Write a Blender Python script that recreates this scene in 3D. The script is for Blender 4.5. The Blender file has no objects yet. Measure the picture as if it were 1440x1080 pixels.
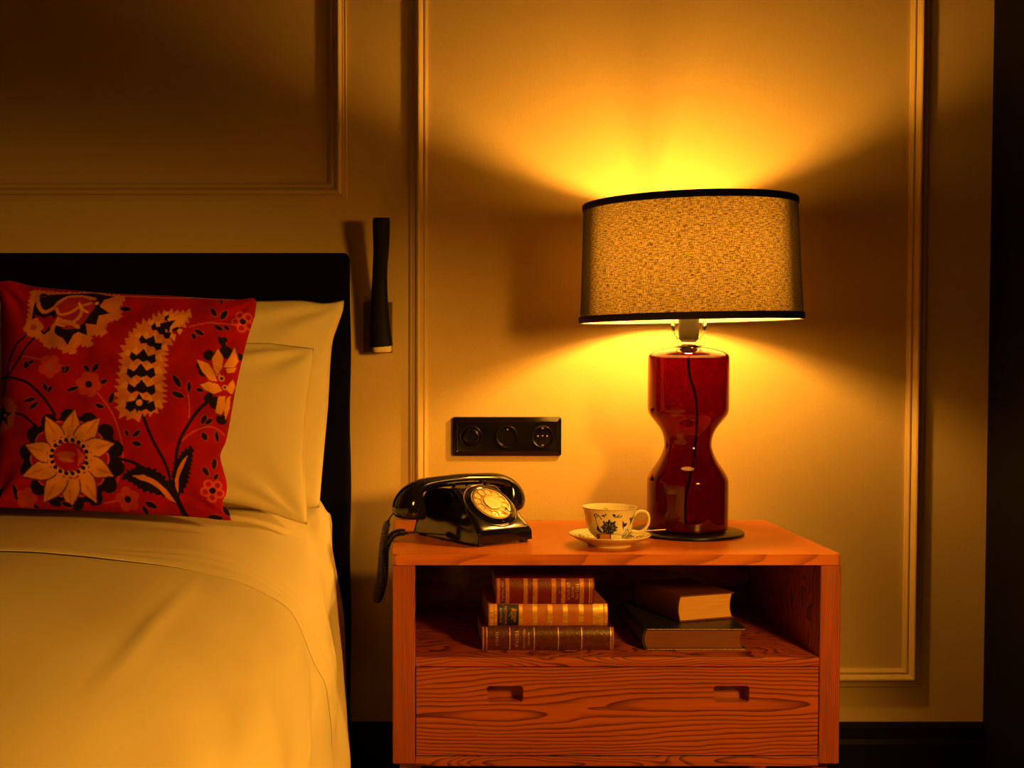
import bpy, bmesh, math, random
import numpy as np
from mathutils import Vector, Matrix, noise

random.seed(7)
S = bpy.context.scene
COL = S.collection
PI = math.pi

# ------------------------------------------------------------------ camera, world, light, exposure
TP = .034
CP = 1 / math.sqrt(1 + TP * TP)
SP = TP * CP
EYE = Vector((0, -2.53, .8855))
cam_d = bpy.data.cameras.new('camera')
cam = bpy.data.objects.new('camera', cam_d)
COL.objects.link(cam)
cam.location = EYE
cam.rotation_euler = (PI / 2 - math.atan(TP), 0, 0)
cam_d.sensor_width = 36
cam_d.lens = 36 * 1750 / 1440
cam_d.shift_x = 160 / 1440
cam_d.shift_y = 14.6 / 1440
cam_d.clip_start = .02
S.camera = cam

world = bpy.data.worlds.new('room_world')
S.world = world
world.use_nodes = True
world.node_tree.nodes['Background'].inputs[0].default_value = (1, .5, .15, 1)
world.node_tree.nodes['Background'].inputs[1].default_value = 0.0

WARM = (1.0, .42, .045)
BULB_STRENGTH = 880
def room_lamp(name, loc, aim, power, radius, color, size=0, blend=1):
    d = bpy.data.lights.new(name, 'SPOT' if size else 'POINT')
    if size:
        d.spot_size = math.radians(size)
        d.spot_blend = blend
    d.energy = power
    d.shadow_soft_size = radius
    d.color = color
    o = bpy.data.objects.new(name, d)
    COL.objects.link(o)
    o.location = loc
    o.rotation_euler = (Vector(aim) - Vector(loc)).to_track_quat('-Z', 'Y').to_euler()
    return o
# a shaded reading lamp by a chair, to the right of the camera
# its open lower end throws light down over the bed and the nightstand front, its shade glows faintly
room_lamp('reading_lamp_downlight', (.95, -1.75, 1.06), (.0, -.90, .14), 90.0, .10, (1, .40, .030), 92, .5)
room_lamp('reading_lamp_glow', (.95, -1.75, 1.10), (0, 0, 0), 1.2, .13, (1, .30, .02))

S.view_settings.view_transform = 'Standard'
S.view_settings.look = 'None'
S.view_settings.exposure = 0
S.view_settings.gamma = 1
S.view_settings.use_curve_mapping = False
S.cycles.use_denoising = True
S.cycles.max_bounces = 14
S.cycles.diffuse_bounces = 6
S.cycles.glossy_bounces = 6
S.cycles.transmission_bounces = 12
S.cycles.sample_clamp_indirect = 6
S.cycles.caustics_reflective = True
S.cycles.caustics_refractive = True
S.cycles.blur_glossy = 1.0


def at(px, py, Y):
    """place in the room seen at a picture point, at depth Y from the wall"""
    a = (px - 560) / 1750
    b = -(py - 554.6) / 1750
    t = (Y + 2.53) / (b * SP + CP)
    return Vector((a * t, Y, EYE.z + t * (b * CP - SP)))


# ------------------------------------------------------------------ helpers: objects
def link(name, me, mat=None, parent=None, smooth=False):
    o = bpy.data.objects.new(name, me)
    COL.objects.link(o)
    if mat:
        me.materials.append(mat)
    if parent:
        o.parent = parent
    if smooth:
        for p in me.polygons:
            p.use_smooth = True
    return o


def obj(name, bm, mat=None, parent=None, smooth=False, angle=None):
    bmesh.ops.recalc_face_normals(bm, faces=bm.faces)
    me = bpy.data.meshes.new(name)
    bm.to_mesh(me)
    bm.free()
    o = link(name, me, mat, parent, smooth)
    if smooth and angle:
        me.set_sharp_from_angle(angle=math.radians(angle))
    return o


def thing(name, label, cat, loc=(0, 0, 0), rotz=0, group=None):
    o = bpy.data.objects.new(name, None)
    COL.objects.link(o)
    o.location = loc
    o.rotation_euler = (0, 0, rotz)
    o.empty_display_size = .05
    return tag(o, label, cat, group)


def tag(o, label, cat, group=None):
    o['label'] = label
    o['category'] = cat
    if group:
        o['group'] = group
    return o


def struct(o):
    o['kind'] = 'structure'
    return o


def box(bm, x0, x1, y0, y1, z0, z1, bev=0, seg=2):
    r = bmesh.ops.create_cube(bm, size=1)
    vs = r['verts']
    for v in vs:
        v.co = Vector(((x0 + x1) / 2 + v.co.x * (x1 - x0), (y0 + y1) / 2 + v.co.y * (y1 - y0), (z0 + z1) / 2 + v.co.z * (z1 - z0)))
    if bev:
        es = list({e for v in vs for e in v.link_edges})
        bmesh.ops.bevel(bm, geom=es, offset=bev, segments=seg, affect='EDGES', profile=.6)


def boxobj(name, mat, parent, *a, bev=0, seg=2):
    bm = bmesh.new()
    box(bm, *a, bev=bev, seg=seg)
    return obj(name, bm, mat, parent)


def lathe(bm, prof, seg=64, c=(0, 0, 0), closed=False, uv=False):
    """prof: (r,z) list, revolved round the vertical"""
    rings = []
    c = Vector(c)
    for r, z in prof:
        if r < 1e-6:
            rings.append([bm.verts.new(c + Vector((0, 0, z)))])
        else:
            rings.append([bm.verts.new(c + Vector((r * math.cos(2 * PI * i / seg), r * math.sin(2 * PI * i / seg), z))) for i in range(seg)])
    ul = bm.loops.layers.uv.verify() if uv else None
    n = len(rings)
    L = [0]
    for k in range(1, n):
        L.append(L[-1] + math.dist(prof[k], prof[k - 1]))
    for k in range(n if closed else n - 1):
        a, b = rings[k], rings[(k + 1) % n]
        for i in range(seg):
            j = (i + 1) % seg
            if len(a) == 1 and len(b) == 1:
                continue
            if len(a) == 1:
                f = bm.faces.new((a[0], b[i], b[j]))
            elif len(b) == 1:
                f = bm.faces.new((a[i], a[j], b[0]))
            else:
                f = bm.faces.new((a[i], a[j], b[j], b[i]))
                if uv:
                    for lp, (u, w) in zip(f.loops, ((i, L[k]), (i + 1, L[k]), (i + 1, L[min(k + 1, n - 1)]), (i, L[min(k + 1, n - 1)]))):
                        lp[ul].uv = (u / seg * 1.25, w)
    return rings


def catmull(pts, n=8):
    P = [Vector(p) for p in pts]
    P = [2 * P[0] - P[1]] + P + [2 * P[-1] - P[-2]]
    out = []
    for i in range(1, len(P) - 2):
        for k in range(n):
            t = k / n
            out.append(.5 * ((2 * P[i]) + (P[i + 1] - P[i - 1]) * t + (2 * P[i - 1] - 5 * P[i] + 4 * P[i + 1] - P[i + 2]) * t * t
                             + (3 * P[i] - P[i - 1] - 3 * P[i + 1] + P[i + 2]) * t ** 3))
    out.append(P[-2])
    return out


def frames(pts):
    """tangent and two normals carried along the path"""
    out = []
    t0 = (pts[1] - pts[0]).normalized()
    ref = Vector((0, 0, 1)) if abs(t0.z) < .9 else Vector((0, 1, 0))
    n = (ref - t0 * ref.dot(t0)).normalized()
    for i in range(len(pts)):
        t = (pts[min(i + 1, len(pts) - 1)] - pts[max(i - 1, 0)]).normalized()
        n = (n - t * n.dot(t)).normalized()
        out.append((t, n, t.cross(n)))
    return out


def tube(bm, pts, r, seg=10, rb=None, cap=True, fr=None):
    """r, rb: radius or list of radii along the two normals"""
    pts = [Vector(p) for p in pts]
    F = fr or frames(pts)
    rings = []
    for i, p in enumerate(pts):
        ra = r[i] if isinstance(r, (list, tuple)) else r
        rc = (rb[i] if isinstance(rb, (list, tuple)) else rb) if rb is not None else ra
        _, n, b = F[i]
        rings.append([bm.verts.new(p + n * ra * math.cos(2 * PI * k / seg) + b * rc * math.sin(2 * PI * k / seg)) for k in range(seg)])
    for a, b in zip(rings, rings[1:]):
        for k in range(seg):
            bm.faces.new((a[k], a[(k + 1) % seg], b[(k + 1) % seg], b[k]))
    if cap:
        bm.faces.new(rings[0][::-1])
        bm.faces.new(rings[-1])
    return rings


def tubeobj(name, mat, parent, pts, r, **k):
    bm = bmesh.new()
    tube(bm, pts, r, **k)
    return obj(name, bm, mat, parent, smooth=True, angle=50)


def resample(pts, step):
    out = [pts[0].copy()]
    acc = 0
    for a, b in zip(pts, pts[1:]):
        d = (b - a).length
        while acc + d >= step:
            a = a + (b - a) * ((step - acc) / d)
            d = (b - a).length
            out.append(a.copy())
            acc = 0
            if d < 1e-9:
                break
        acc += d
    return out


def text_verts(s, size, align='CENTER', extrude=0.0):
    """the flat mesh of some lettering: verts, faces"""
    cu = bpy.data.curves.new('lettering', 'FONT')
    cu.body = s
    cu.size = size
    cu.align_x = align
    cu.align_y = 'CENTER'
    cu.resolution_u = 3
    cu.extrude = extrude
    o = bpy.data.objects.new('lettering', cu)
    COL.objects.link(o)
    dg = bpy.context.evaluated_depsgraph_get()
    me = o.evaluated_get(dg).to_mesh()
    v = [tuple(x.co) for x in me.vertices]
    f = [tuple(p.vertices) for p in me.polygons]
    o.evaluated_get(dg).to_mesh_clear()
    bpy.data.objects.remove(o)
    bpy.data.curves.remove(cu)
    return v, f


def add_mesh(bm, vf, fn):
    vs = [bm.verts.new(fn(*v)) for v in vf[0]]
    for f in vf[1]:
        try:
            bm.faces.new([vs[i] for i in f])
        except ValueError:
            pass


def flat_holes(outlines, thick):
    """a flat plate with holes, as verts and faces"""
    cu = bpy.data.curves.new('plate', 'CURVE')
    cu.dimensions = '2D'
    cu.fill_mode = 'BOTH'
    cu.extrude = thick / 2
    for pts in outlines:
        sp = cu.splines.new('POLY')
        sp.points.add(len(pts) - 1)
        for p, q in zip(sp.points, pts):
            p.co = (q[0], q[1], 0, 1)
        sp.use_cyclic_u = True
    o = bpy.data.objects.new('plate', cu)
    COL.objects.link(o)
    dg = bpy.context.evaluated_depsgraph_get()
    me = o.evaluated_get(dg).to_mesh()
    v = [tuple(x.co) for x in me.vertices]
    f = [tuple(p.vertices) for p in me.polygons]
    o.evaluated_get(dg).to_mesh_clear()
    bpy.data.objects.remove(o)
    bpy.data.curves.remove(cu)
    return v, f


def circ(cx, cy, r, n=32):
    return [(cx + r * math.cos(2 * PI * i / n), cy + r * math.sin(2 * PI * i / n)) for i in range(n)]


# ------------------------------------------------------------------ helpers: materials
def M(name, col, rough=.5, metal=0, coat=0, spec=.5, **kw):
    m = bpy.data.materials.new(name)
    m.use_nodes = True
    b = m.node_tree.nodes['Principled BSDF']
    b.inputs['Base Color'].default_value = (*col, 1)
    b.inputs['Roughness'].default_value = rough
    b.inputs['Metallic'].default_value = metal
    b.inputs['Coat Weight'].default_value = coat
    b.inputs['Coat Roughness'].default_value = .05
    b.inputs['Specular IOR Level'].default_value = spec
    for k, v in kw.items():
        b.inputs[k.replace('_', ' ')].default_value = v
    return m


def nd(m, t, **kw):
    n = m.node_tree.nodes.new(t)
    for k, v in kw.items():
        setattr(n, k, v)
    return n


def ln(m, a, b):
    m.node_tree.links.new(a, b)


def math_node(m, op, a, b=None, c=None):
    n = nd(m, 'ShaderNodeMath', operation=op)
    for i, x in enumerate((a, b, c)):
        if x is None:
            continue
        if isinstance(x, (int, float)):
            n.inputs[i].default_value = x
        else:
            ln(m, x, n.inputs[i])
    return n.outputs[0]


def ramp(m, fac, stops):
    r = nd(m, 'ShaderNodeValToRGB')
    e = r.color_ramp.elements
    while len(e) < len(stops):
        e.new(.5)
    for x, (p, c) in zip(e, stops):
        x.position = p
        x.color = (*c, 1)
    ln(m, fac, r.inputs[0])
    return r.outputs[0]


def add_noise(m, scale, lo, hi, bump=0, detail=3, stretch=(1, 1, 1), dist=.001, coords='Object'):
    """soft variation of the base colour and a fine bump"""
    b = m.node_tree.nodes['Principled BSDF']
    tc = nd(m, 'ShaderNodeTexCoord')
    mp = nd(m, 'ShaderNodeMapping')
    mp.inputs['Scale'].default_value = stretch
    ln(m, tc.outputs[coords], mp.inputs[0])
    n = nd(m, 'ShaderNodeTexNoise')
    n.inputs['Scale'].default_value = scale
    n.inputs['Detail'].default_value = detail
    ln(m, mp.outputs[0], n.inputs['Vector'])
    ln(m, ramp(m, n.outputs[0], [(.3, lo), (.7, hi)]), b.inputs['Base Color'])
    if bump:
        bp = nd(m, 'ShaderNodeBump')
        bp.inputs['Strength'].default_value = bump
        bp.inputs['Distance'].default_value = dist
        ln(m, n.outputs[0], bp.inputs['Height'])
        ln(m, bp.outputs[0], b.inputs['Normal'])
    return m


def wood(name, along, across, centers, light, dark, ref=0, freq=150, rough=.38, squash=.13, fibre=1.0, wobble=.012):
    """ash with cathedral figure: rings round long ellipses. along/across: 0,1,2 = x,y,z"""
    m = M(name, light, rough, coat=.15)
    b = m.node_tree.nodes['Principled BSDF']
    tc = nd(m, 'ShaderNodeTexCoord')
    sx = nd(m, 'ShaderNodeSeparateXYZ')
    ln(m, tc.outputs['Object'], sx.inputs[0])
    cx = [sx.outputs[i] for i in range(3)]
    other = 3 - along - across
    n1 = nd(m, 'ShaderNodeTexNoise')
    mp = nd(m, 'ShaderNodeMapping')
    sc = [1, 1, 1]
    sc[along] = 5
    sc[across] = 16
    sc[other] = 10
    mp.inputs['Scale'].default_value = sc
    ln(m, tc.outputs['Object'], mp.inputs[0])
    ln(m, mp.outputs[0], n1.inputs['Vector'])
    n1.inputs['Scale'].default_value = 1
    n1.inputs['Detail'].default_value = 2.5
    n1.inputs['Roughness'].default_value = .55
    wob = math_node(m, 'MULTIPLY_ADD', n1.outputs[0], wobble * 2, -wobble)
    F = None
    for (a0, c0, off) in centers:
        da = math_node(m, 'MULTIPLY', math_node(m, 'SUBTRACT', cx[along], a0), squash)
        dc = math_node(m, 'SUBTRACT', cx[across], c0)
        d = math_node(m, 'SQRT', math_node(m, 'ADD', math_node(m, 'MULTIPLY', da, da), math_node(m, 'MULTIPLY', dc, dc)))
        d = math_node(m, 'ADD', d, off)
        F = d if F is None else math_node(m, 'SMOOTH_MIN', F, d, .012)
    F = math_node(m, 'ADD', math_node(m, 'ADD', F, wob), math_node(m, 'MULTIPLY', math_node(m, 'ABSOLUTE', math_node(m, 'SUBTRACT', cx[other], ref)), .12))
    # growth rings: slow rise, quick fall, closer together outwards
    ph = math_node(m, 'MULTIPLY', math_node(m, 'POWER', math_node(m, 'MAXIMUM', F, .0005), 1.35), freq * 13)
    fr = math_node(m, 'FRACT', ph)
    ring = ramp(m, fr, [(0, (0, 0, 0)), (.50, (.04,) * 3), (.84, (.75,) * 3), (.94, (1,) * 3), (1.0, (.05,) * 3)])
    n2 = nd(m, 'ShaderNodeTexNoise')
    mp2 = nd(m, 'ShaderNodeMapping')
    sc = [260, 260, 260]
    sc[along] = 9
    mp2.inputs['Scale'].default_value = sc
    ln(m, tc.outputs['Object'], mp2.inputs[0])
    ln(m, mp2.outputs[0], n2.inputs['Vector'])
    n2.inputs['Scale'].default_value = 1
    n2.inputs['Detail'].default_value = 3
    fib = ramp(m, n2.outputs[0], [(.35, (0, 0, 0)), (.68, (1, 1, 1))])
    n3 = nd(m, 'ShaderNodeTexNoise')
    ln(m, mp.outputs[0], n3.inputs['Vector'])
    n3.inputs['Scale'].default_value = .6
    tot = math_node(m, 'ADD', math_node(m, 'MULTIPLY', ring, .86), math_node(m, 'MULTIPLY', fib, .22 * fibre))
    tot = math_node(m, 'ADD', tot, math_node(m, 'MULTIPLY_ADD', n3.outputs[0], .5, -.22))
    c = ramp(m, tot, [(0, light), (1, dark)])
    ln(m, c, b.inputs['Base Color'])
    bp = nd(m, 'ShaderNodeBump')
    bp.inputs['Strength'].default_value = .25
    bp.inputs['Distance'].default_value = .0006
    bp.invert = True
    ln(m, tot, bp.inputs['Height'])
    ln(m, bp.outputs[0], b.inputs['Normal'])
    return m


def attr_mat(name, rough=.8, coat=0, bump_scale=0, bump=.2, sheen=0, var=0):
    m = M(name, (1, 1, 1), rough, coat=coat)
    b = m.node_tree.nodes['Principled BSDF']
    a = nd(m, 'ShaderNodeAttribute', attribute_name='pattern')
    out = a.outputs['Color']
    if var:
        n = nd(m, 'ShaderNodeTexNoise')
        n.inputs['Scale'].default_value = var
        n.inputs['Detail'].default_value = 5
        tc = nd(m, 'ShaderNodeTexCoord')
        ln(m, tc.outputs['Object'], n.inputs['Vector'])
        mx = nd(m, 'ShaderNodeMix', data_type='RGBA', blend_type='MULTIPLY')
        mx.inputs['Factor'].default_value = 1
        ln(m, out, mx.inputs['A'])
        ln(m, ramp(m, n.outputs[0], [(.3, (.6,) * 3), (.7, (1.15,) * 3)]), mx.inputs['B'])
        out = mx.outputs['Result']
    ln(m, out, b.inputs['Base Color'])
    if sheen:
        b.inputs['Sheen Weight'].default_value = sheen
        b.inputs['Sheen Roughness'].default_value = .4
        b.inputs['Sheen Tint'].default_value = (1, .3, .2, 1)
    if bump_scale:
        n = nd(m, 'ShaderNodeTexNoise')
        n.inputs['Scale'].default_value = bump_scale
        bp = nd(m, 'ShaderNodeBump')
        bp.inputs['Strength'].default_value = bump
        bp.inputs['Distance'].default_value = .001
        ln(m, n.outputs[0], bp.inputs['Height'])
        ln(m, bp.outputs[0], b.inputs['Normal'])
    return m


class Raster:
    """a flat cloth or glaze design drawn as colour areas"""
    def __init__(s, x0, x1, y0, y1, res, base):
        s.x0, s.y0, s.res = x0, y0, res
        s.w, s.h = int((x1 - x0) * res), int((y1 - y0) * res)
        s.a = np.empty((s.h, s.w, 3), dtype=np.float32)
        s.a[:] = base

    def _win(s, xs, ys, pad):
        i0 = max(0, int((min(xs) - pad - s.x0) * s.res)); i1 = min(s.w, int((max(xs) + pad - s.x0) * s.res) + 2)
        j0 = max(0, int((min(ys) - pad - s.y0) * s.res)); j1 = min(s.h, int((max(ys) + pad - s.y0) * s.res) + 2)
        if i1 <= i0 or j1 <= j0:
            return None
        X, Y = np.meshgrid(s.x0 + (np.arange(i0, i1) + .5) / s.res, s.y0 + (np.arange(j0, j1) + .5) / s.res)
        return i0, i1, j0, j1, X, Y

    def poly(s, pts, col):
        xs, ys = [p[0] for p in pts], [p[1] for p in pts]
        w = s._win(xs, ys, 0)
        if not w:
            return
        i0, i1, j0, j1, X, Y = w
        ins = np.zeros(X.shape, bool)
        for (xa, ya), (xb, yb) in zip(pts, pts[1:] + pts[:1]):
            if ya == yb:
                continue
            ins ^= ((ya > Y) != (yb > Y)) & (X < (xb - xa) * (Y - ya) / (yb - ya) + xa)
        s.a[j0:j1, i0:i1][ins] = col

    def line(s, pts, wd, col, wd2=None):
        n = len(pts) - 1
        for k, ((xa, ya), (xb, yb)) in enumerate(zip(pts, pts[1:])):
            h = (wd + ((wd2 if wd2 is not None else wd) - wd) * (k + .5) / n) / 2
            w = s._win((xa, xb), (ya, yb), h)
            if not w:
                continue
            i0, i1, j0, j1, X, Y = w
            d2 = max((xb - xa) ** 2 + (yb - ya) ** 2, 1e-12)
            t = np.clip(((X - xa) * (xb - xa) + (Y - ya) * (yb - ya)) / d2, 0, 1)
            ins = (X - xa - t * (xb - xa)) ** 2 + (Y - ya - t * (yb - ya)) ** 2 < h * h
            s.a[j0:j1, i0:i1][ins] = col

    def dot(s, x, y, r, col, ry=None):
        s.poly([(x + r * math.cos(t * PI / 12), y + (ry or r) * math.sin(t * PI / 12)) for t in range(24)], col)

    def leaf(s, x, y, L, W, ang, col):
        c, d = math.cos(ang), math.sin(ang)
        pts = []
        for t in range(25):
            u = t / 24 * 2 - 1 if t <= 12 else 1 - (t - 12) / 12 * 2
            u = -1 + 2 * (t / 12) if t <= 12 else 1 - 2 * ((t - 12) / 12)
            v = (1 - u * u) ** .8 * (1 if t <= 12 else -1)
            pts.append((x + c * u * L / 2 - d * v * W / 2, y + d * u * L / 2 + c * v * W / 2))
        s.poly(pts, col)

    def smooth(s, n=1):
        for _ in range(n):
            p = np.pad(s.a, ((1, 1), (1, 1), (0, 0)), mode='edge')
            s.a = (p[:-2, 1:-1] + p[2:, 1:-1] + p[1:-1, :-2] + p[1:-1, 2:] + 4 * s.a) / 8

    def sample(s, x, y):
        i = np.clip(((np.asarray(x) - s.x0) * s.res).astype(int), 0, s.w - 1)
        j = np.clip(((np.asarray(y) - s.y0) * s.res).astype(int), 0, s.h - 1)
        return s.a[j, i]


def grid_mesh(name, P, cols=None, wrap_u=False):
    """P: array (nv, nu, 3); cols the same shape"""
    nv, nu, _ = P.shape
    me = bpy.data.meshes.new(name)
    idx = np.arange(nv * nu).reshape(nv, nu)
    if wrap_u:
        idx = np.concatenate([idx, idx[:, :1]], axis=1)
    q = np.stack([idx[:-1, :-1], idx[:-1, 1:], idx[1:, 1:], idx[1:, :-1]], -1).reshape(-1, 4)
    me.vertices.add(nv * nu)
    me.vertices.foreach_set('co', P.reshape(-1).astype(np.float32))
    me.loops.add(len(q) * 4)
    me.loops.foreach_set('vertex_index', q.reshape(-1).astype(np.int32))
    me.polygons.add(len(q))
    me.polygons.foreach_set('loop_start', np.arange(0, len(q) * 4, 4, dtype=np.int32))
    me.polygons.foreach_set('use_smooth', np.ones(len(q), dtype=bool))
    me.update(calc_edges=True)
    if cols is not None:
        a = me.color_attributes.new('pattern', 'FLOAT_COLOR', 'POINT')
        c = np.ones((nv * nu, 4), dtype=np.float32)
        c[:, :3] = cols.reshape(-1, 3)
        a.data.foreach_set('color', c.reshape(-1))
    me.validate()
    return me


# ------------------------------------------------------------------ materials
CREAM = (.62, .55, .40)
m_wall = add_noise(M('cream_wall_paint', CREAM, .55), 260, (.62, .475, .22), (.67, .52, .245), bump=.06, detail=2, dist=.0006)
m_trim = M('cream_trim_paint', (.66, .51, .24), .42)
m_base = M('black_baseboard_paint', (.004, .0035, .003), .5, spec=.2)
m_floor = wood('dark_floor_wood', 1, 0, [(0, 0, 0)], (.05, .03, .02), (.02, .012, .008), freq=60)
m_ceil = M('ceiling_paint', (.16, .09, .04), .8)
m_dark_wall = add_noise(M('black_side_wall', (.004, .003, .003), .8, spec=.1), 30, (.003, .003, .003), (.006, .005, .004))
m_far_wall = M('far_wall_paint', (.06, .035, .018), .8)
m_velvet = add_noise(M('black_velvet', (.003, .003, .003), .95, spec=.04), 500, (.002, .002, .002), (.005, .004, .004), bump=.2)
m_sheet = add_noise(M('ivory_cotton_sheet', (.78, .70, .50), .75, spec=.2), 900, (.75, .68, .49), (.80, .73, .53), bump=.12, dist=.0005)
m_duvet = add_noise(M('ivory_duvet_cotton', (.76, .69, .49), .75, spec=.2), 900, (.72, .655, .47), (.78, .71, .51), bump=.15, dist=.0005)
m_pillow = add_noise(M('ivory_pillow_cotton', (.80, .73, .53), .72, spec=.2), 900, (.77, .70, .51), (.82, .75, .55), bump=.12, dist=.0005)
m_black = M('glossy_black_plastic', (.006, .0055, .005), .09, spec=.6)
m_bake = M('black_bakelite', (.005, .0045, .004), .16, spec=.5)
m_blackmat = M('matt_black_metal', (.008, .007, .006), .5)
m_chrome = M('chrome', (.85, .83, .78), .13, metal=1)
m_brass = M('brass', (.8, .6, .3), .25, metal=1)
m_gold = add_noise(M('worn_gold_leaf', (.75, .45, .12), .38, metal=.6), 160, (.42, .2, .04), (.85, .52, .13), stretch=(1, 1, 3))

# ------------------------------------------------------------------ the room shell
struct(boxobj('wall_back', m_wall, None, -3.2, 1.2, 0, .12, 0, 2.7))
struct(boxobj('floor', m_floor, None, -3.2, 1.4, -4.6, .12, -.08, 0))
struct(boxobj('ceiling', m_ceil, None, -3.2, 1.4, -4.6, .12, 2.7, 2.8))
struct(boxobj('wall_left', m_far_wall, None, -3.3, -3.2, -4.6, .12, 0, 2.7))
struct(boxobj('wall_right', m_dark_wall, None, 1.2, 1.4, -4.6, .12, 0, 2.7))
struct(boxobj('wall_front', m_far_wall, None, -3.3, 1.4, -4.7, -4.6, 0, 2.7))


def extrude_x(name, mat, prof, x0, x1, parent=None):
    """prof (y,z) closed"""
    bm = bmesh.new()
    a = [bm.verts.new((x0, y, z)) for y, z in prof]
    b = [bm.verts.new((x1, y, z)) for y, z in prof]
    n = len(prof)
    for i in range(n):
        bm.faces.new((a[i], a[(i + 1) % n], b[(i + 1) % n], b[i]))
    bm.faces.new(a[::-1])
    bm.faces.new(b)
    return obj(name, bm, mat, parent)


struct(extrude_x('baseboard_back', m_base, [(0, 0), (-.016, 0), (-.016, .085), (-.012, .095), (-.012, .118), (-.004, .1275), (0, .1275)], -3.2, 1.2))


def panel_frame(name, x0, x1, z0, z1):
    """picture-frame moulding, mitred; x0..z1 outer edges"""
    prof = [(0, 0), (0, .004), (.003, .0055), (.0045, .0035), (.0055, .0035), (.0075, .0065), (.009, .0065), (.010, .0055), (.0118, .0095),
            (.0145, .0142), (.0175, .0155), (.0205, .0145), (.024, .0108), (.0265, .0085), (.0275, .0065), (.0285, .0065),
            (.030, .0085), (.0325, .008), (.035, .0055), (.0375, .0045), (.0375, 0)]
    bm = bmesh.new()
    rings = []
    for d, h in prof:
        rings.append([bm.verts.new((x0 + d, -h, z0 + d)), bm.verts.new((x1 - d, -h, z0 + d)), bm.verts.new((x1 - d, -h, z1 - d)), bm.verts.new((x0 + d, -h, z1 - d))])
    for a, b in zip(rings, rings[1:]):
        for k in range(4):
            bm.faces.new((a[k], a[(k + 1) % 4], b[(k + 1) % 4], b[k]))
    o = obj(name, bm, m_trim, None, smooth=True, angle=24)
    return struct(o)


panel_frame('trim_1', .023, 1.0697, .200, 2.45)
panel_frame('trim_2', -1.95, -.1033, 1.1905, 2.45)

# ------------------------------------------------------------------ bed
bed = thing('bed', 'wide bed with an upholstered black velvet headboard against the wall', 'bed', (-1.0, -1.1, 0))
BO = Vector((1.0, 1.1, 0))
def shift(bm):
    for v in bm.verts:
        v.co += BO
bm = bmesh.new()
box(bm, -1.96, -.0955, -.1, -.004, .02, 1.0793, bev=.012, seg=4)
bmesh.ops.subdivide_edges(bm, edges=[e for e in bm.edges if e.calc_length() > .3], cuts=40, use_grid_fill=True)
for v in bm.verts:
    if v.co.x > -.15:
        v.co.x += .0012 * math.sin(v.co.z * 23) - .0008
    if v.co.y < -.09:
        v.co.y += .0015 * noise.noise(v.co * 6)
shift(bm)
obj('headboard', bm, m_velvet, bed, smooth=True, angle=40)
bm = bmesh.new()
tube(bm, [(-1.95 + BO.x, -.1 + BO.y, 1.066), (-.108 + BO.x, -.1 + BO.y, 1.066)], .002, seg=8)
obj('headboard_piping', bm, m_velvet, bed, smooth=True)
bm = bmesh.new()
box(bm, -1.82, -.18, -2.10, -.11, .10, .30, bev=.01)
shift(bm)
obj('bed_base', bm, m_velvet, bed)
bm = bmesh.new()
for x in (-1.85, -.25):
    for y in (-2.05, -.2):
        box(bm, x - .03, x + .03, y - .03, y + .03, 0, .10)
        shift_now = [v for v in bm.verts if v.tag is False]
        for v in bm.verts:
            if not v.tag:
                v.co += BO
                v.tag = True
        obj('leg', bm, m_blackmat, bed)
        bm = bmesh.new()
bm.free()
bm = bmesh.new()
box(bm, -1.80, -.20, -2.10, -.125, .301, .535, bev=.06, seg=6)
shift(bm)
obj('mattress', bm, m_sheet, bed, smooth=True, angle=60)

# section of the bedding across the bed, at the fold and at the headboard: (x, z)
PF = [(-1.0, .606), (-.8, .604), (-.563, .600), (-.47, .594), (-.391, .586), (-.305, .575), (-.231, .5545), (-.172, .526), (-.141, .499), (-.122, .460), (-.111, .425), (-.1056, .405), (-.098, .35), (-.0905, .295), (-.084, .22), (-.080, .12), (-.080, .03)]
PH = [(-1.0, .602), (-.8, .602), (-.563, .602), (-.47, .601), (-.391, .600), (-.305, .598), (-.231, .596), (-.172, .592), (-.150, .587), (-.136, .574), (-.129, .558), (-.1285, .500), (-.121, .429), (-.111, .305), (-.102, .18), (-.098, .12), (-.095, .03)]


def seg_interp(P, t):
    i = min(int(t), len(P) - 2)
    f = t - i
    # catmull for smooth sections
    a = Vector(P[max(i - 1, 0)]); b = Vector(P[i]); c = Vector(P[i + 1]); d = Vector(P[min(i + 2, len(P) - 1)])
    return .5 * (2 * b + (c - a) * f + (2 * a - 5 * b + 4 * c - d) * f * f + (3 * b - a - 3 * c + d) * f ** 3)


def sst(x, a, b):
    t = min(1, max(0, (x - a) / (b - a)))
    return t * t * (3 - 2 * t)


CREASES = []   # (x0,y0,x1,y1,height,width)


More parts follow.
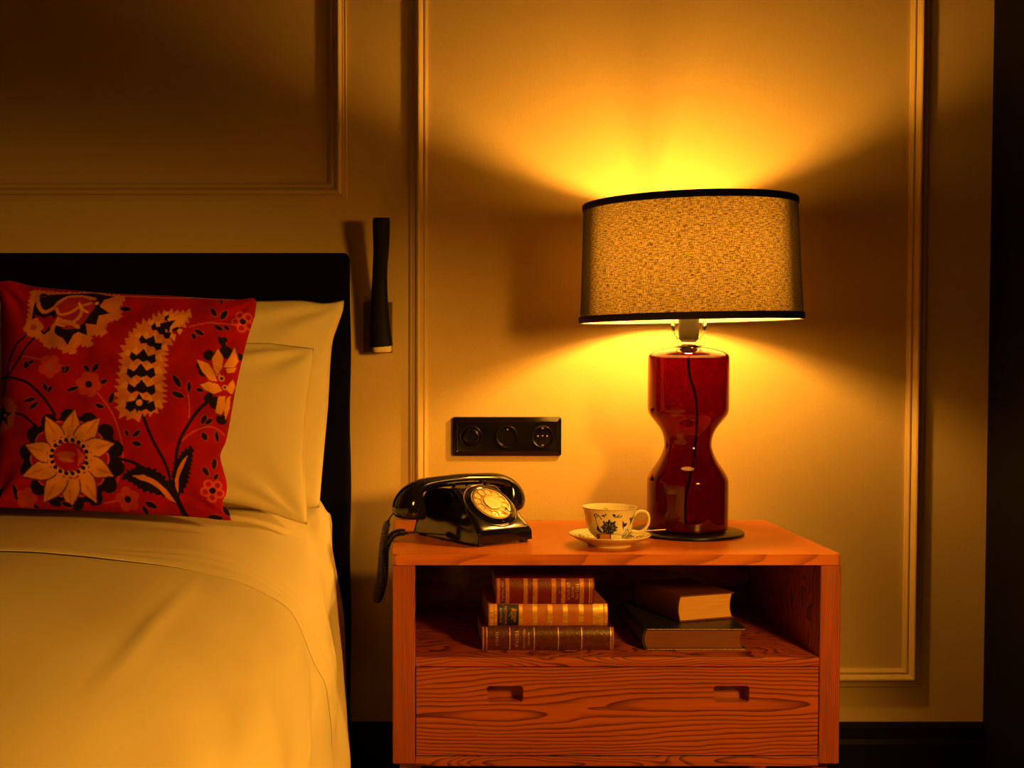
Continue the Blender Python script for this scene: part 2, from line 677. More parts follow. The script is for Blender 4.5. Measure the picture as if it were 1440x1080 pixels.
def bedding_point(t, y, off, wr=1.0):
    h = sst(-y, .16, .62)
    p = seg_interp(PH, t) * (1 - h) + seg_interp(PF, t) * h
    q = seg_interp(PH, min(t + .05, 15.99)) * (1 - h) + seg_interp(PF, min(t + .05, 15.99)) * h
    tg = (q - p)
    n = Vector((-tg.y, tg.x))
    if n.length > 0:
        n.normalize()
    if n.y < 0 and abs(n.y) > .3:
        n = -n
    if n.x < -.2 and t > 5:
        n = -n
    foot = sst(-y, .9, 1.6)
    s = t / 16
    w = 0
    w += .0045 * noise.noise(Vector((p.x * 3.0, y * 2.2, 3.1))) * wr
    w += .0030 * noise.noise(Vector((p.x * 5.0 + y * 3, y * 1.5 - p.y * 9, 7.7))) * wr
    w += .0035 * sst(t, 3, 6) * noise.noise(Vector((t * .35, y * 9 + t * .5, 9.4))) * sst(-y, .6, .8)
    # long soft folds following the edge down the side
    if t > 4:
        k = sst(t, 4, 8)
        w += .0052 * k * math.sin(y * 17 + t * 1.3 + 2.5 * noise.noise(Vector((t * .4, y * 2, 0)))) * wr * (1 - .3 * foot)
        w += .0022 * k * noise.noise(Vector((t * 1.1, y * 11, 5))) * wr
    x = p.x + n.x * (off + w)
    z = p.y + n.y * (off + w)
    for (x0, y0, x1, y1, hh, ww) in CREASES:
        dx, dy = x1 - x0, y1 - y0
        L2 = dx * dx + dy * dy
        u = ((x - x0) * dx + (y - y0) * dy) / L2
        if -.15 < u < 1.15:
            dd = ((x - x0) * dy - (y - y0) * dx) / math.sqrt(L2)
            fade = math.sin(PI * min(1, max(0, (u + .15) / 1.3)))
            z += hh * fade * math.exp(-(dd / ww) ** 2) * (1 - .8 * sst(t, 5, 8))
    if y < -1.25:
        x += .0
    return Vector((x, y, z))


def crease(a, b, zlev, hh, ww):
    P = []
    for px, py in (a, b):
        lo, hi = -2.4, 0.0
        for _ in range(40):
            mid = (lo + hi) / 2
            if at(px, py, mid).z > zlev:
                lo = mid
            else:
                hi = mid
        P.append(at(px, py, lo))
    CREASES.append((P[0].x, P[0].y, P[1].x, P[1].y, hh, ww))


crease((266, 808), (150, 940), .585, .0035, .009)
crease((240, 860), (120, 1010), .585, .0012, .025)
crease((300, 905), (400, 1010), .56, .003, .016)


def bedding(name, mat, y0, y1, off, ny, nt, label, hem=None, tmax=15.9, wr=1.0, thick=.012):
    bm = bmesh.new()
    rows = []
    ys = [y0 + (y1 - y0) * j / ny for j in range(ny + 1)]
    for j, y in enumerate(ys):
        row = []
        for k in range(nt + 1):
            t = tmax * k / nt
            yy = y
            o = off
            if hem:
                yy = y0 + (y - y0) * (1 + .012 * noise.noise(Vector((t * .7, 1.3, 0))) * 1)
                e = (y - y1)
                flat = sst(t, 3.2, 5.5)
                o = off + .002 * sst(e, -.01, .03) + .0022 * math.exp(-((e - .014) / .014) ** 2)
                o = o * (1 - flat) + flat * (.0012 + (off + .001) * sst(e, 0, .025))
                fold = sst(t, 2.5, 5.5) * (1 - sst(t, 11, 14))
                o += fold * (.0032 * math.exp(-((e - .05 + .012 * math.sin(t * .8)) / .012) ** 2) + .0028 * math.exp(-((e - .095 + .02 * math.sin(t * .6 + 1)) / .016) ** 2) + .002 * math.exp(-((e - .16 + .03 * math.sin(t * .5)) / .02) ** 2))
            row.append(bm.verts.new(bedding_point(t, yy, o, wr)))
        rows.append(row)
    for a, b in zip(rows, rows[1:]):
        for k in range(nt):
            bm.faces.new((a[k], b[k], b[k + 1], a[k + 1]))
    # mirror half of the bed, so the far side hangs down too
    geom = bm.verts[:] + bm.faces[:]
    d = bmesh.ops.duplicate(bm, geom=geom)
    dup = [g for g in d['geom'] if isinstance(g, bmesh.types.BMVert)]
    for v in dup:
        v.co.x = -2.0 - v.co.x
    bmesh.ops.remove_doubles(bm, verts=bm.verts, dist=.0004)
    o = obj(name, bm, mat, None, smooth=True)
    s = o.modifiers.new('thickness', 'SOLIDIFY')
    s.thickness = thick
    s.offset = -1
    # keep the thickness inside the bed
    me = o.data
    mid = min(me.polygons, key=lambda p: (Vector(p.center) - Vector((-1.0, (y0 + y1) / 2, .6))).length)
    if mid.normal.z < 0:
        me.flip_normals()
    return tag(o, label, 'bedding')


bedding('duvet', m_duvet, -.62, -2.16, .0, 150, 150, 'ivory duvet spread over the bed and hanging down its side')
bedding('folded_sheet', m_sheet, -.112, -.772, .0028, 200, 170, 'ivory sheet folded back in a band over the duvet below the pillows', hem=True, thick=.0009, wr=1.0)


def edge_line(pts, n):
    """even samples of a polyline in the picture plane"""
    P = [Vector((x, y, 0)) for x, y in pts]
    Q = catmull(P, 6) if len(P) > 2 else P
    L = [0]
    for a, b in zip(Q, Q[1:]):
        L.append(L[-1] + (b - a).length)
    out = []
    for k in range(n):
        s = L[-1] * k / (n - 1)
        i = 0
        while i < len(L) - 2 and L[i + 1] < s:
            i += 1
        f = (s - L[i]) / max(L[i + 1] - L[i], 1e-9)
        q = Q[i].lerp(Q[i + 1], f)
        out.append((q.x, q.y))
    return np.array(out)


def soft_slab(name, mat, top, bottom, left, right, ytop, ybot, half, nu, nv, label, cat, raster=None, wr=.004, seed=0, pw=.5, parent=None, group=None):
    """a filled cushion. The four edges are polylines; ytop/ybot the depth of the top and bottom edges"""
    T, B = edge_line(top, nu), edge_line(bottom, nu)
    L, R = edge_line(left, nv), edge_line(right, nv)
    u = np.linspace(0, 1, nu)[None, :, None]
    v = np.linspace(0, 1, nv)[:, None, None]
    P = (1 - v) * T[None] + v * B[None] + (1 - u) * L[:, None] + u * R[:, None] \
        - ((1 - u) * (1 - v) * T[0] + u * (1 - v) * T[-1] + (1 - u) * v * B[0] + u * v * B[-1])
    px, py = P[..., 0], P[..., 1]
    ya, yb = min(T[:, 1].min(), 9999), B[:, 1].max()
    Y = ytop + (ybot - ytop) * (py - T[:, 1].mean()) / (B[:, 1].mean() - T[:, 1].mean())
    a = (px - 560) / 1750
    b = -(py - 554.6) / 1750
    t = (Y + 2.53) / (b * SP + CP)
    X, Z = a * t, EYE.z + t * (b * CP - SP)
    base = np.stack([X, Y, Z], -1)
    U, V = (2 * u[..., 0] - 1), (2 * v[..., 0] - 1)
    th = half * (np.clip(1 - np.abs(U) ** 2.4, 0, 1) ** pw) * (np.clip(1 - np.abs(V) ** 2.4, 0, 1) ** pw)
    nrm = Vector((0, -1, 0))
    lean = (ytop - ybot) / (Z[0].mean() - Z[-1].mean())
    nrm = Vector((0, -1, lean)).normalized()
    nz = np.zeros(th.shape)
    for j in range(0, nv):
        for i in range(0, nu):
            if raster is not None and (i % 4 or j % 4):
                continue
            uu, vv = U[0, i], V[j, 0]
            q = Vector((uu * 1.6 + seed, vv * 1.6, seed * 3.7))
            w = noise.noise(q) * 1.0 + .6 * noise.noise(q * 2.3)
            # gathers running in from the corners
            for cx_, cy_ in ((-1, -1), (1, -1), (-1, 1), (1, 1)):
                d = math.hypot(uu - cx_, vv - cy_)
                an = math.atan2(vv - cy_, uu - cx_)
                w += 1.1 * math.exp(-(d / .5) ** 2) * math.sin(an * 9 + seed)
            nz[j, i] = w
    if raster is not None:   # fill between the coarse samples
        js = np.arange(0, nv, 4); is_ = np.arange(0, nu, 4)
        C = nz[::4, ::4]
        tmp = np.stack([np.interp(np.arange(nu), is_, C[k]) for k in range(len(js))])
        nz = np.stack([np.interp(np.arange(nv), js, tmp[:, k]) for k in range(nu)], 1)
    edge = np.clip((1 - np.abs(U)) * 6, 0, 1) * np.clip((1 - np.abs(V)) * 6, 0, 1)
    f = th + nz * wr * edge
    n3 = np.array(nrm)
    front = base + f[..., None] * n3
    back = base - th[..., None] * n3
    cols = raster.sample(px, py) if raster is not None else None
    st = 4 if raster is not None else 1
    me = grid_mesh(name, front[:, ::-1], None if cols is None else cols[:, ::-1])
    me.flip_normals()
    bi = np.unique(np.r_[np.arange(0, nu, st), nu - 1]); bj = np.unique(np.r_[np.arange(0, nv, st), nv - 1])
    bk = back[np.ix_(bj, bi)]
    me2 = grid_mesh(name + '_back', bk, None if cols is None else cols[np.ix_(bj, bi)])
    bm = bmesh.new()
    bm.from_mesh(me)
    bm.from_mesh(me2)
    bmesh.ops.remove_doubles(bm, verts=[v_ for v_ in bm.verts if v_.is_boundary], dist=.0002)
    bmesh.ops.recalc_face_normals(bm, faces=bm.faces)
    for f_ in bm.faces:
        f_.smooth = True
    bm.to_mesh(me)
    bm.free()
    bpy.data.meshes.remove(me2)
    o = link(name, me, mat, parent)
    o['label'] = label
    o['category'] = cat
    if group:
        o['group'] = group
    return o


soft_slab('pillow', m_pillow,
          [(-150, 415), (60, 420), (250, 421), (360, 423), (420, 422), (455, 426), (484, 422)], [(-150, 716), (100, 716), (300, 716), (400, 716), (449, 714)],
          [(-150, 415), (-130, 560), (-150, 716)], [(484, 422), (482, 437), (475, 458), (468, 479), (465, 505), (463, 540), (461, 575), (456, 630), (452, 675), (449, 714)],
          -.165, -.27, .048, 110, 70, 'larger ivory pillow standing against the black headboard, behind the others', 'pillow', wr=.0045, seed=1.7)
soft_slab('pillow', m_pillow,
          [(-150, 483), (100, 482), (350, 482), (390, 484), (441, 490)], [(-150, 706), (100, 705), (250, 704), (319, 707), (370, 718), (405, 730), (432, 738)],
          [(-150, 483), (-130, 600), (-150, 706)], [(441, 490), (441, 505), (436, 540), (431, 580), (428, 615), (427, 650), (430, 690), (432, 738)],
          -.262, -.375, .044, 110, 70, 'ivory pillow between the red cushion and the larger pillow', 'pillow', wr=.0055, seed=4.2)

# ---- the printed design of the red cushion
RED = (.40, .003, .004)
ORG = (.86, .34, .06)
ORG2 = (.70, .215, .035)
BLK = (.012, .006, .005)
PINK = (.66, .085, .03)
PNK2 = (.56, .05, .02)
DOR = (.42, .09, .015)
R = Raster(-12, 368, 388, 738, 1.55, RED)
K = .3427
def c0(p):
    return [(x * K, 380 + y * K) for x, y in p]
def rp(p, c): R.poly(c0(p), c)
def rl(p, w, c, w2=None): R.line(c0(p), w * K, c, None if w2 is None else w2 * K)
def rsm(p, w, c, w2=None):
    q = catmull([Vector((x, y, 0)) for x, y in p], 6)
    rl([(a.x, a.y) for a in q], w, c, w2)
def rleaf(x, y, L, W, deg, c): R.leaf(x * K, 380 + y * K, L * K, W * K, math.radians(deg), c)
def rdot(x, y, r, c, ry=None): R.dot(x * K, 380 + y * K, r * K, c, None if ry is None else ry * K)
def scallop(cx, cy, rx, ry, n, amp, c, ph=0, sharp=False):
    pts = []
    for i in range(n * 12):
        t = 2 * PI * i / (n * 12)
        w = (t * n / (2 * PI) + ph) % 1
        k = 1 + amp * ((1 - abs(2 * w - 1)) if sharp else abs(math.sin(PI * w)))
        pts.append((cx + rx * k * math.cos(t), cy + ry * k * math.sin(t)))
    rp(pts, c)
def jag(pts, c, amp, n=3, seed=1, bite=True):
    """outline with saw teeth pointing outwards"""
    rr = random.Random(seed)
    cx = sum(p[0] for p in pts) / len(pts); cy = sum(p[1] for p in pts) / len(pts)
    out = []
    for (xa, ya), (xb, yb) in zip(pts, pts[1:] + pts[:1]):
        dx, dy = xb - xa, yb - ya
        l = math.hypot(dx, dy) or 1
        nx, ny = dy / l, -dx / l
        if nx * ((xa + xb) / 2 - cx) + ny * ((ya + yb) / 2 - cy) < 0:
            nx, ny = -nx, -ny
        m = max(1, int(l / (amp * n * .5)))
        for k in range(m):
            out.append((xa + dx * k / m, ya + dy * k / m))
            f = (k + .75) / m
            a = amp * rr.uniform(.6, 1.2)
            out.append((xa + dx * f + nx * a, ya + dy * f + ny * a))
    rp(out, c)
def flowerlet(x, y, r, c, cc, n=5, ph=0, hollow=False):
    for k in range(n):
        a = 2 * PI * k / n + ph
        rdot(x + r * .62 * math.cos(a), y + r * .62 * math.sin(a), r * .42, c)
        if hollow:
            rdot(x + r * .62 * math.cos(a), y + r * .62 * math.sin(a), r * .24, RED)
    rdot(x, y, r * .28, cc)

# thin vines
for p in ([(790, 250), (830, 238), (870, 230), (920, 231), (970, 236)], [(430, 525), (480, 590), (510, 660), (528, 740), (527, 800), (510, 860), (480, 920)],
          [(765, 712), (800, 680), (850, 656), (890, 655), (925, 680)], [(790, 530), (795, 575), (792, 620)], [(300, 420), (240, 400), (170, 380), (120, 370)],
          [(440, 60 + 900), (500, 950), (560, 945)]):
    rsm(p, 5, PINK)
# stems
for p, w in (([(0, 447), (40, 450), (80, 456), (140, 478), (200, 530), (235, 575), (258, 612)], 11), ([(128, 283), (85, 325), (55, 385), (42, 450), (30, 510), (20, 550)], 9),
             ([(172, 290), (130, 335), (100, 380), (70, 420), (45, 450)], 9), ([(85, 598), (120, 608), (148, 630), (178, 655)], 10),
             ([(606, 600), (628, 660), (655, 725), (690, 790), (708, 840), (715, 900)], 12), ([(498, 783), (540, 792), (575, 803), (610, 822)], 12),
             ([(862, 556), (820, 600), (785, 655), (757, 705), (742, 760), (735, 840)], 12), ([(715, 880), (735, 935), (750, 975), (768, 1015)], 20)):
    rsm(p, w, BLK)
# the peony top left
jag([(140, 92), (230, 100), (300, 105), (400, 92), (460, 112), (520, 120), (505, 160), (512, 215), (450, 235), (455, 285), (395, 285), (400, 335), (345, 320), (335, 365), (285, 350), (265, 330), (225, 338),
     (190, 300), (150, 280), (135, 230), (142, 170)], ORG2, 12, 3, 3)
rp([(165, 115), (250, 108), (395, 100), (480, 118), (440, 135), (425, 165), (468, 195), (425, 205), (418, 245), (375, 240), (385, 290), (345, 275), (325, 290), (305, 330), (285, 300), (262, 290), (240, 262), (205, 285), (175, 255),
    (150, 215), (158, 165)], BLK)
rsm([(165, 118), (180, 165), (205, 190), (240, 170), (262, 140), (300, 122), (350, 120), (400, 130)], 15, ORG2)
rp([(165, 200), (200, 215), (235, 205), (260, 240), (225, 255), (205, 275), (175, 240)], RED)
rp([(245, 165), (290, 125), (350, 120), (415, 150), (400, 180), (365, 240), (330, 262), (290, 265), (240, 235), (255, 205)], (.36, .02, .008))
rsm([(240, 270), (245, 250), (270, 232), (310, 235), (345, 255)], 16, ORG2)
rsm([(250, 175), (270, 200), (310, 190), (345, 165), (390, 150)], 12, ORG2)
rsm([(270, 222), (300, 240), (335, 225), (355, 190), (345, 165)], 14, ORG2)
rsm([(340, 150), (355, 175), (378, 190)], 9, ORG)
rsm([(262, 215), (255, 240), (290, 250)], 7, ORG)
rdot(413, 150, 8, ORG)
for a, b_ in (((165, 310), (20, 10)),):
    pass
rdot(160, 252, 36, ORG2); rdot(160, 252, 14, DOR)
for k in range(6):
    rdot(160 + 30 * math.cos(k), 252 + 26 * math.sin(k), 14, ORG2)
# the serrated spike
sp = [(602, 575, 88, 0), (606, 505, 84, 4), (604, 440, 84, 0), (610, 378, 78, 8), (640, 318, 72, 24), (680, 268, 66, 34), (720, 235, 58, 52)]
jag([(520, 600), (516, 520), (528, 440), (535, 360), (552, 300), (600, 245), (660, 215), (700, 195), (795, 190), (760, 250), (715, 300), (690, 350), (690, 420), (682, 500), (684, 565), (655, 600), (610, 605), (575, 625)], ORG2, 25, 1.7, 11)
for (x, y, w, deg) in sp:
    a = math.radians(deg)
    c, s_ = math.cos(a), math.sin(a)
    def tr(p, x=x, y=y, c=c, s_=s_, w=w):
        return [(x + c * q * w / 84 - s_ * r_ * w / 84, y + s_ * q * w / 84 + c * r_ * w / 84) for q, r_ in p]
    rp(tr([(-88, 8), (-70, -26), (-52, -14), (-36, -42), (-18, -22), (0, -52), (18, -22), (36, -42), (52, -14), (72, -26), (88, 8), (60, 4), (40, 22), (20, 6), (0, 20), (-20, 6), (-40, 22), (-60, 4)]), ORG)
    rp(tr([(-58, 10), (-54, -16), (-28, -2), (-2, -36), (22, -6), (50, -20), (58, 12), (40, 26), (22, 14), (2, 22), (-20, 12), (-40, 26)]), BLK)
rp([(700, 215), (795, 190), (770, 235), (735, 255), (705, 270), (712, 240)], ORG)
rp([(672, 238), (735, 222), (715, 252), (712, 285), (700, 262), (680, 262)], BLK)
rp([(548, 560), (578, 556), (597, 525), (612, 550), (640, 556), (622, 574), (632, 592), (600, 585), (588, 606), (580, 582), (556, 588)], BLK)
rdot(597, 563, 13, ORG)
# the left small flower
jag([(-30, 545), (20, 530), (60, 545), (92, 575), (75, 610), (70, 650), (30, 660), (0, 690), (-30, 690)], DOR, 10, 3, 5)
rp([(-30, 575), (5, 585), (30, 560), (42, 590), (70, 595), (45, 612), (50, 645), (25, 622), (0, 655), (-30, 630)], BLK)
rdot(36, 603, 6, ORG2)
# the big sunflower
scallop(318, 788, 175, 152, 7, .16, BLK, .2)
for a in range(14):
    t = 2 * PI * a / 14 + .2
    rdot(318 + 186 * math.cos(t), 788 + 166 * math.sin(t), 34, BLK)
scallop(312, 786, 145, 138, 10, .13, PINK, .5)
scallop(312, 786, 139, 132, 10, .13, RED, .5)
for tx, ty in ((335, 592), (436, 622), (492, 722), (488, 850), (412, 956), (298, 982), (194, 958), (116, 856), (128, 732), (216, 620)):
    a = math.atan2(ty - 785, tx - 316)
    L = math.hypot(tx - 316, ty - 785)
    for grow, cc in ((6, (.2, .03, .01)), (0, ORG)):
        pts = []
        for k in range(21):
            u = k / 10 if k <= 10 else (20 - k) / 10
            s_ = 1 if k <= 10 else -1
            w = (36 + grow) * (math.sin(PI * min(1, u * .62 + .30)) ** 1.0) * (1 - u ** 3.2) + (2 if u < .99 else 0)
            r_ = 78 + (L - 78 + grow) * u
            bend = 10 * u * u
            pts.append((316 + r_ * math.cos(a) - (s_ * w + bend - 5) * math.sin(a), 785 + r_ * math.sin(a) + (s_ * w + bend - 5) * math.cos(a)))
        rp(pts, cc)
    for k in (.45, .62, .8):
        x, y = 316 + (78 + (L - 78) * k) * math.cos(a), 785 + (78 + (L - 78) * k) * math.sin(a)
        rleaf(x, y, 34, 9, math.degrees(a) + 4, ORG2)
rdot(313, 778, 92, (.25, .02, .01), 84)
for k in range(18):
    t = 2 * PI * k / 18
    rdot(313 + 78 * math.cos(t), 778 + 70 * math.sin(t), 15, ORG)
    rdot(313 + 74 * math.cos(t + .05), 778 + 66 * math.sin(t + .05), 9, BLK)
rdot(313, 778, 66, RED, 56)
rdot(400, 778, 14, ORG)
rleaf(300, 770, 90, 26, 0, (.4, .08, .04)); rleaf(300, 790, 70, 18, 10, (.5, .12, .05)); rp([(345, 745), (375, 770), (375, 790), (345, 815), (352, 780)], PINK)
# right flower
for x, y, r_ in ((935, 350, 26), (870, 365, 22), (930, 300, 12), (850, 430, 22), (835, 410, 16), (895, 555, 26), (870, 540, 20), (985, 360, 14), (915, 620, 20), (880, 510, 16)):
    rdot(x, y, r_, BLK)
rleaf(920, 310, 60, 22, 60, BLK)
scallop(925, 470, 52, 62, 7, .15, RED)
for p in ([(905, 338), (925, 372), (920, 415), (900, 440), (888, 420), (882, 380)], [(968, 325), (982, 378), (966, 408), (925, 410), (950, 365)], [(822, 384), (868, 400), (888, 430), (902, 470), (872, 466), (843, 430)],
          [(836, 487), (868, 472), (905, 480), (920, 505), (890, 520), (858, 508)], [(905, 530), (930, 525), (932, 560), (915, 602), (893, 592), (900, 560)], [(938, 530), (950, 520), (945, 570), (930, 620), (925, 580)],
          [(960, 455), (968, 480), (955, 515), (935, 500), (945, 475)], [(935, 415), (975, 405), (965, 425), (940, 432)]):
    rp([(x + (x - 915) * .05, y + (y - 470) * .05) for x, y in p], (.2, .03, .01))
    rp(p, ORG)
rdot(918, 455, 12, ORG); rdot(918, 455, 7, BLK); rdot(905, 440, 8, ORG); rdot(905, 440, 4, BLK); rdot(930, 490, 10, ORG); rdot(930, 490, 5, BLK)
# the two big leaves
jag([(525, 855), (555, 835), (590, 818), (640, 828), (680, 850), (705, 885), (722, 925), (738, 965), (700, 935), (650, 920), (600, 905), (565, 880)], BLK, 12, 3, 8)
rp([(562, 852), (610, 850), (655, 870), (695, 905), (735, 962), (700, 945), (668, 905), (630, 880), (590, 868)], ORG2)
jag([(738, 960), (722, 900), (725, 850), (738, 800), (770, 755), (800, 735), (800, 780), (790, 830), (778, 880), (752, 920), (750, 965)], BLK, 11, 3, 9)
rp([(785, 768), (768, 815), (748, 860), (742, 925), (735, 925), (732, 870), (745, 825), (765, 790)], ORG2)
rp([(725, 870), (745, 930), (770, 1020), (748, 1005), (722, 930)], BLK)
# small leaves
for x, y, L, W, d in ((530, 175, 48, 20, 5), (885, 185, 46, 20, 60), (925, 195, 48, 22, -55), (905, 250, 42, 18, 30), (938, 250, 30, 14, 40), (830, 272, 46, 18, 30), (808, 288, 30, 16, 60), (745, 475, 62, 22, 58),
                      (793, 497, 46, 16, 90), (750, 530, 56, 22, 22), (835, 508, 34, 15, 15), (135, 405, 34, 26, -60), (155, 395, 26, 16, -20), (300, 430, 40, 26, -30), (290, 425, 22, 16, 30), (385, 425, 36, 18, 50), (420, 423, 44, 20, -55),
                      (218, 500, 42, 18, 65), (236, 508, 34, 14, -60), (330, 508, 56, 16, -15), (455, 480, 34, 18, -30), (150, 548, 56, 16, -10), (168, 572, 52, 18, -30), (485, 545, 50, 20, -70), (438, 577, 40, 18, 20),
                      (850, 625, 44, 20, -65), (868, 632, 38, 18, -40), (850, 692, 36, 22, 60), (897, 690, 46, 14, 85), (547, 685, 30, 14, 70), (585, 687, 42, 18, -38), (585, 727, 42, 20, 15), (885, 800, 50, 18, 95), (853, 832, 44, 20, 60),
                      (892, 852, 30, 16, -60), (75, 915, 66, 22, 85), (10, 915, 60, 20, -60), (630, 967, 54, 24, 25), (603, 988, 40, 20, 65), (885, 1015, 66, 20, 5), (930, 990, 50, 20, 60), (148, 970, 44, 14, 15), (285, 965, 50, 18, 20),
                      (912, 135, 26, 12, 80), (795, 122, 50, 10, 2), (190, 112, 30, 14, 0)):
    rleaf(x, y, L + 5, W + 5, d, (.5, .06, .02))
    rleaf(x, y, L, W, d, BLK)
flowerlet(235, 415, 48, PNK2, DOR, 5, .3)
flowerlet(395, 490, 50, PNK2, BLK, 6, .2)
flowerlet(1000, 218, 44, PINK, BLK, 5, .5, True)
flowerlet(538, 945, 48, PNK2, BLK, 5, .8)
flowerlet(878, 908, 46, PINK, BLK, 5, .4, True)
flowerlet(120, 940, 44, PNK2, DOR, 5, 0)
for p in ([(440, 110), (560, 116), (700, 122), (820, 118), (960, 124)],):
    rl(p, 4, ORG2)
R.smooth(1)
m_cushion = attr_mat('printed_red_velvet', .85, bump_scale=420, bump=.25, sheen=.06, var=22)
m_cushion.node_tree.nodes['Principled BSDF'].inputs['Specular IOR Level'].default_value = .15
soft_slab('cushion', m_cushion,
          [(-4, 397), (15, 395), (50, 403), (110, 409), (160, 413), (240, 416), (300, 420), (338, 421), (355, 419), (361, 425)],
          [(-12, 713), (60, 716), (130, 719), (200, 723), (270, 727), (308, 731), (325, 732)],
          [(-4, 397), (2, 450), (0, 560), (-12, 713)],
          [(361, 425), (358, 445), (350, 470), (342, 500), (332, 545), (324, 590), (318, 620), (310, 640), (314, 660), (319, 680), (318, 695), (313, 706), (321, 716), (325, 732)],
          -.40, -.475, .052, 561, 497, 'red floral velvet cushion propped in front of the ivory pillows', 'cushion', raster=R, wr=.0035, seed=2.3, pw=.55)

# ------------------------------------------------------------------ nightstand
W_L, W_D = (.47, .105, .011), (.085, .011, .002)  # fronts toned darker, the weaker light on them put into the colour
T_L, T_D = (.66, .185, .020), (.34, .070, .008)  # same ash painted lighter for the top, imitating the lamp light on it
NX0, NX1, NY0, NY1, NZ = -.0095, .738, -.47, -.042, .549
ns = thing('nightstand', 'orange-brown ash nightstand with an open shelf and one drawer', 'nightstand', (.364, -.256, 0))
NO = Vector((-.364, .256, 0))
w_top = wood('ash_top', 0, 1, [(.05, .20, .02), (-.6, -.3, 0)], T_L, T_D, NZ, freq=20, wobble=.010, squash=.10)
w_drawer = wood('ash_drawer', 0, 2, [(.16, .296, 0), (-.215, .278, .003), (-.02, .289, .010)], W_L, W_D, -.214, freq=27, wobble=.010, squash=.085)
w_post = wood('ash_post', 2, 0, [(.35, .43, .0), (.3, -.30, .0)], W_L, W_D, -.214, freq=60, wobble=.012, squash=.10)
w_rail = wood('ash_rail', 0, 2, [(.12, .38, 0), (-.28, .36, 0), (.3, .20, 0), (-.1, .196, 0), (-.05, .53, .005)], W_L, W_D, -.214, freq=70, wobble=.018, squash=.07)
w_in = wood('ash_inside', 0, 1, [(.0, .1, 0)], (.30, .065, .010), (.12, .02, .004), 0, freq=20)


def nbox(name, mat, x0, x1, y0, y1, z0, z1, bev=.0015, parent=None, seg=2):
    bm = bmesh.new()
    box(bm, x0 + NO.x, x1 + NO.x, y0 + NO.y, y1 + NO.y, z0, z1, bev=bev, seg=seg)
    return obj(name, bm, mat, parent or ns, smooth=True, angle=30)


# top board with rounded front corners
bm = bmesh.new()
r = .010
out = []
for cx, cy, a0 in ((NX1 - .002, NY1, 0), (NX0 + .002, NY1, 0)):
    pass
pts = [(NX0 + .001, NY1), (NX1 - .001, NY1)]
for k in range(9):
    a = -k * PI / 16
    pts.append((NX1 - r + r * math.cos(a), NY0 + r + r * math.sin(a)))
for k in range(9):
    a = -PI / 2 - k * PI / 16
    pts.append((NX0 + r + r * math.cos(a), NY0 + r + r * math.sin(a)))
lo = [bm.verts.new((x + NO.x, y + NO.y, .5312)) for x, y in pts]
hi = [bm.verts.new((x + NO.x, y + NO.y, NZ)) for x, y in pts]
n = len(pts)
for i in range(n):
    bm.faces.new((lo[i], lo[(i + 1) % n], hi[(i + 1) % n], hi[i]))
bm.faces.new(lo[::-1])
tf = bm.faces.new(hi)
bmesh.ops.bevel(bm, geom=[e for e in tf.edges], offset=.0022, segments=3, affect='EDGES')
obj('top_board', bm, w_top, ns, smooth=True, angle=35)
nbox('side_panel', w_post, NX0, NX0 + .0382, NY0, NY1, .196, .5308, bev=.004, seg=3)
nbox('side_panel', w_post, NX1 - .0345, NX1, NY0, NY1, .196, .5308, bev=.004, seg=3)
XI0, XI1 = NX0 + .0384, NX1 - .0347
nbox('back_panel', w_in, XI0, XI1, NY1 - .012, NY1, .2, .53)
nbox('shelf_board', w_rail, XI0, XI1, NY0 + .002, NY1 - .0125, .3605, .3758, bev=.0012)
nbox('bottom_rail', w_rail, XI0, XI1, NY0 + .001, NY1 - .0125, .1925, .2088, bev=.0015)
# drawer: front board with two cut finger recesses
DZ0, DZ1 = .2108, .3590
bm = bmesh.new()
RX = [(.1484, .2091), (.5272, .5868)]
RZ0, RZ1 = .3004, .3279
xs = [XI0 + .0012, RX[0][0], RX[0][1], RX[1][0], RX[1][1], XI1 - .0012]
def rrect(x0, x1, z0, z1, r, n=6):
    o = []
    for cx, cz, a0 in ((x1 - r, z1 - r, 0), (x0 + r, z1 - r, PI / 2), (x0 + r, z0 + r, PI), (x1 - r, z0 + r, 1.5 * PI)):
        for k in range(n + 1):
            a = a0 + k * PI / 2 / n
            o.append((cx + r * math.cos(a), cz + r * math.sin(a)))
    return o
holes = [rrect(a, b, RZ0, RZ1, .005) for a, b in RX]
v, f = flat_holes([[(xs[0], DZ0), (xs[-1], DZ0), (xs[-1], DZ1), (xs[0], DZ1)]] + [h for h in holes], .012)
bm = bmesh.new()
add_mesh(bm, (v, f), lambda x, y, z: Vector((x + NO.x, NY0 + .008 - z + NO.y, y)))
bmesh.ops.remove_doubles(bm, verts=bm.verts, dist=1e-5)
drawer = obj('drawer', bm, w_drawer, ns)
for (a, b) in RX:
    bm = bmesh.new()
    o_ = rrect(a - .002, b + .002, RZ0 - .002, RZ1 + .002, .006)
    i_ = rrect(a - .0001, b + .0001, RZ0 - .0001, RZ1 + .0001, .005)
    yf, yb = NY0 + .0138, NY0 + .034
    rings = [[bm.verts.new((x + NO.x, y + NO.y, z)) for x, z in ring] for ring, y in ((i_, yf), (i_, yb - .001), (o_, yb + .003), (o_, yf))]
    for q in range(4):
        A, B = rings[q], rings[(q + 1) % 4]
        for k in range(len(A)):
            bm.faces.new((A[k], A[(k + 1) % len(A)], B[(k + 1) % len(A)], B[k])) if q != 1 else None
    bm.faces.new(rings[1])
    bm.faces.new(rings[2][::-1])
    obj('handle_recess', bm, w_rail, drawer)
for x in (NX0 + .03, NX1 - .03):
    for y in (NY0 + .04, NY1 - .04):
        nbox('leg', w_post, x - .018, x + .018, y - .018, y + .018, 0, .1962, bev=.002)

